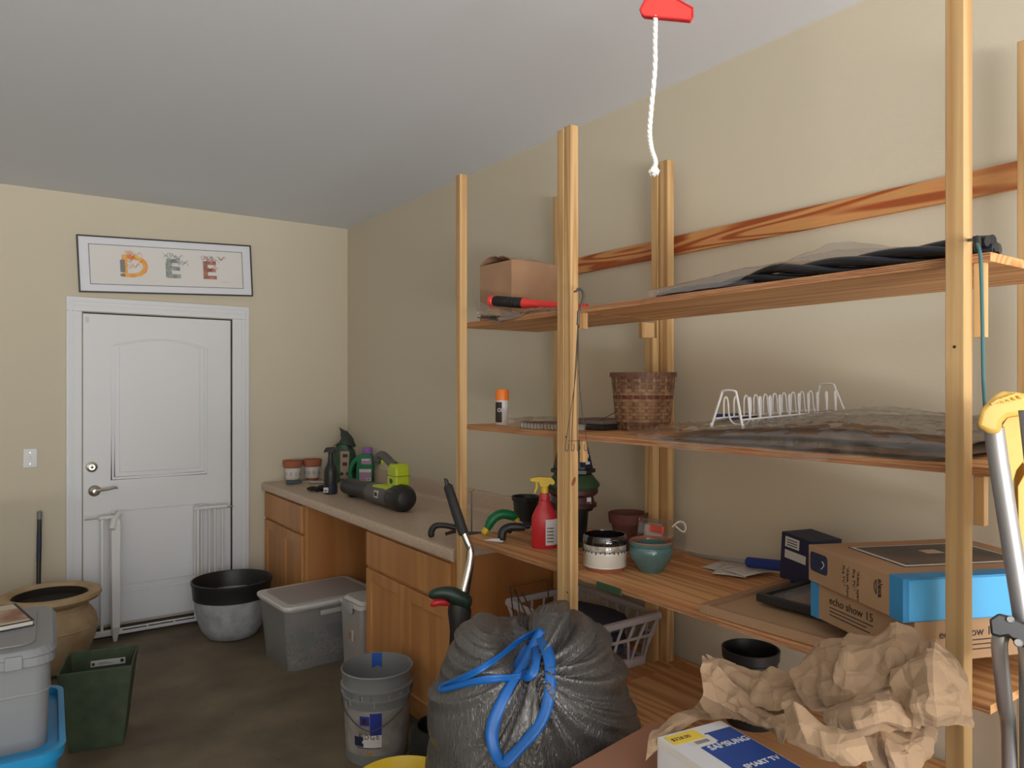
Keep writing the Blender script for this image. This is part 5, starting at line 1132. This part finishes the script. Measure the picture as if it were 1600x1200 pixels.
# ------------------------------------------------ step ladder leaning at the right edge
LP = Vector((1.44, .52, 0))
t = thing('step_ladder', 'folded aluminium step ladder with yellow plastic top at the right edge', 'ladder', tuple(LP))
l_ = lambda px, py, d: W(px, py, d)-LP
obj('side_tube', G().tube([l_(1553, 668, 1.27), l_(1560, 720, 1.27), l_(1606, 1010, 1.25), l_(1660, 1330, 1.25), Vector((.13, -.03, .02))], .0155, 16), 'aluminium', t, smooth=True)
obj('side_tube', G().tube([l_(1610, 640, 1.10), l_(1640, 900, 1.08), Vector((.10, -.28, .02))], .0155, 16), 'aluminium', t, smooth=True)
obj('rear_tube', G().tube(smoothpath([l_(1568, 985, 1.30), l_(1562, 1002, 1.30), l_(1563, 1030, 1.31), l_(1570, 1100, 1.33), l_(1578, 1220, 1.37), Vector((.10, .06, .02))], 20), .013, 14), 'aluminium', t, smooth=True)
obj('inner_tube', G().tube([l_(1606, 985, 1.29), l_(1606, 1030, 1.30), l_(1607, 1200, 1.35), Vector((.15, .03, .02))], .014, 14), 'grey_plastic', t, smooth=True)
Q = G()
def slab(name, pts, d0, d1, m_, bev, parent=t):
    g = G(); n = len(pts)
    g.add([l_(x, y, d0) for x, y in pts]+[l_(x, y, d1) for x, y in pts], [tuple(range(n)), tuple(range(2*n-1, n-1, -1))]+[(i, n+i, n+(i+1) % n, (i+1) % n) for i in range(n)])
    return obj(name, g, m_, parent, bevel=bev, smooth=50)
slab('hinge_bracket', [(1546, 968), (1560, 958), (1576, 962), (1612, 978), (1630, 985), (1630, 1012), (1610, 1014), (1592, 1010), (1575, 994), (1562, 996), (1548, 992)], 1.215, 1.30, 'black_plastic', .004)
obj('rivet', G().tube([l_(1591, 1004, 1.218), l_(1591, 1004, 1.208)], [.0075, .0055], 12), 'aluminium', t, smooth=True)
obj('rivet', G().tube([l_(1578, 968, 1.218), l_(1578, 968, 1.210)], [.0065, .0045], 12), 'aluminium', t, smooth=True)
slab('top_cap', [(1525, 668), (1532, 640), (1545, 626), (1556, 616), (1568, 611), (1590, 613), (1615, 618), (1615, 646), (1574, 652), (1566, 660), (1563, 679), (1545, 677)], 1.20, 1.30, 'ladder_yellow', .008)
for k in range(4): obj('moulded_rib', G().tube(smoothpath([l_(1548+k*9, 632-k*3.5, 1.197), l_(1560+k*9, 625-k*3, 1.195), l_(1568+k*9, 628-k*2, 1.197)], 6), .0028, 6), 'ladder_yellow', t, smooth=True)
slab('tread_panel', [(1566, 664), (1574, 652), (1615, 646), (1615, 1000), (1600, 960), (1592, 860), (1590, 760), (1598, 745), (1604, 735), (1598, 722), (1588, 735), (1583, 752), (1587, 830), (1594, 900), (1585, 840), (1575, 760), (1565, 700)], 1.29, 1.32, 'ladder_yellow', .004)
slab('tread_panel', [(1580, 660), (1615, 655), (1640, 660), (1640, 1080), (1612, 1080), (1596, 900), (1586, 780)], 1.33, 1.36, 'ladder_yellow', .004)

# hooked cord over the shelf end, and wire hooks at the middle post
o_ = W(1532, 385, 1.40)
t = thing('hooked_cord', 'thin blue-green cord with grey hook hanging beside the right shelf post', 'cord', tuple(o_))
c_ = lambda px, py, d=1.40: W(px, py, d)-o_
obj('cord', G().tube(smoothpath([c_(1500, 380, 1.52), c_(1520, 375, 1.45), c_(1530, 390), c_(1533, 420), c_(1535, 500), c_(1537, 600), c_(1543, 690)], 40), .0034, 8), 'bungee', t, smooth=True)
obj('hook', G().tube(smoothpath([c_(1542, 680), c_(1546, 706), c_(1558, 718), c_(1571, 712), c_(1575, 694)], 20), .0036, 8), 'steel_wire', t, smooth=True)
obj('toggle', G().tube([c_(1526, 372, 1.43), c_(1528, 392, 1.41)], [.007, .006], 10), 'black_plastic', t, smooth=True)
o_ = W(905, 452, 2.36)
t = thing('wire_hanger', 'long thin black wire plant hanger hooked over the top shelf at the double post', 'wire hanger', tuple(o_))
c_ = lambda px, py, d=2.38: W(px, py, d)-o_
obj('hook', G().tube(smoothpath([c_(900, 456), c_(904, 451), c_(910, 455), c_(911, 465), c_(907, 480), c_(904, 488)], 18), .0038, 8), 'steel_wire', t, smooth=True)
obj('sleeve', G().tube([c_(904, 486), c_(903, 508)], .0045, 8), 'steel_wire', t, smooth=True)
for a, b in (((899, 590), (884, 692)), ((898, 590), (893, 692)), ((902, 590), (902, 692)), ((906, 610), (917, 692))):
    hk = 1 if b[0] < 905 else -1
    obj('wire', G().tube(smoothpath([c_(903, 505), c_(a[0], a[1]), c_(b[0], b[1]), c_(b[0]+hk*1, 704), c_(b[0]+hk*4, 702), c_(b[0]+hk*4, 694)], 30), .0013, 6), 'steel_wire', t, smooth=True)
obj('cross_wire', G().tube([c_(887, 689), c_(914, 689)], .0010, 5), 'steel_wire', t, smooth=True)
obj('nail', G().tube([c_(905, 453), c_(897, 456, 2.39)], .0028, 8), 'steel_wire', t, smooth=True)
t = thing('green_strap', 'short dark strap hanging at the top shelf edge left of the right post', 'strap', tuple(W(1484, 398, 1.50)))
obj('strap', G().box(-.004, .004, -.003, .003, -.045, .010), 'darkgreen', t, bevel=.001)

# emergency release handle hanging from the ceiling
o_ = W(1040, 14, 1.70)
t = thing('release_handle', 'red plastic pull handle hanging from the ceiling on a cord', 'handle', tuple(o_), -YAW-R(12))
k_ = 1.70/FP
pt = lambda px, py: ((px-1040)*k_*1.02, -(py-14)*k_)
obj('handle', G().prism([pt(1002, 14), pt(1004, 20), pt(1008, 24), pt(1077, 38), pt(1080, 34), pt(1080, 20), pt(1079, 16), pt(1040, -8), pt(1020, -10), pt(1010, -2), pt(1003, 8)], -.009, .009), 'handle_red', t, bevel=.002)
obj('rim', G().tube([(p[0], -.009, p[1]) for p in (pt(1002, 14), pt(1004, 20), pt(1008, 24), pt(1077, 38), pt(1080, 34), pt(1080, 20), pt(1040, -8), pt(1020, -10), pt(1010, -2))], .0025, 6, True), 'red', t, smooth=True)
obj('upper_cord', G().tube([(pt(1030, -5)[0], 0, pt(0, -5)[1]), (pt(1030, 0)[0], 0, ZC-o_.z)], .004, 8), 'rope', t, smooth=True)
t = thing('pull_rope', 'white knotted pull rope dangling from the red handle', 'rope', tuple(W(1023, 28, 1.70)))
ro = W(1023, 28, 1.70); c_ = lambda px, py, d=1.70: W(px, py, d)-ro
P = smoothpath([c_(1024, 26), c_(1023.5, 60), c_(1023, 110), c_(1018, 165), c_(1015, 205), c_(1018, 232), c_(1024, 252), c_(1022, 265)], 110)
for s in range(3):
    q = []
    for i, p in enumerate(P):
        a = i*.55+s*2*PI/3; q.append(p+Vector((CY*math.cos(a), -SY*math.cos(a), 0))*.0026+Vector((SY, CY, 0))*math.sin(a)*.0026)
    obj('strand', G().tube(q, .0034, 7), 'rope', t, smooth=True)
lumpy('knot', t, tuple(c_(1022, 268)), .010, 90, 'rope', (1.1, 1, 1), .7, 2.5)
for k in range(3): obj('knot_turn', G().tube([c_(1022, 266+k*2)+Vector((.009*math.cos(a), .009*math.sin(a), .003*math.sin(2*a+k))) for a in [PI*2*i/12 for i in range(12)]], .0035, 7, True), 'rope', t, smooth=True)

rnd = random.Random(21)
g = G()
for k in range(150):
    x, y = rnd.uniform(.5, 1.5), rnd.uniform(2.9, 5.0); s_ = rnd.uniform(.002, .007)
    a = G().box(-s_, s_, -s_*.5, s_*.5, 0, .0012).xf(Matrix.Translation((x, y, .0004)) @ Matrix.Rotation(rnd.random()*6, 4, 'Z')); g.add(a.v, a.f)
o_ = obj('floor_debris', g, 'bin_bits'); tag(o_, 'fine scattered leaf bits and grit on the concrete floor', 'debris'); o_['kind'] = 'stuff'
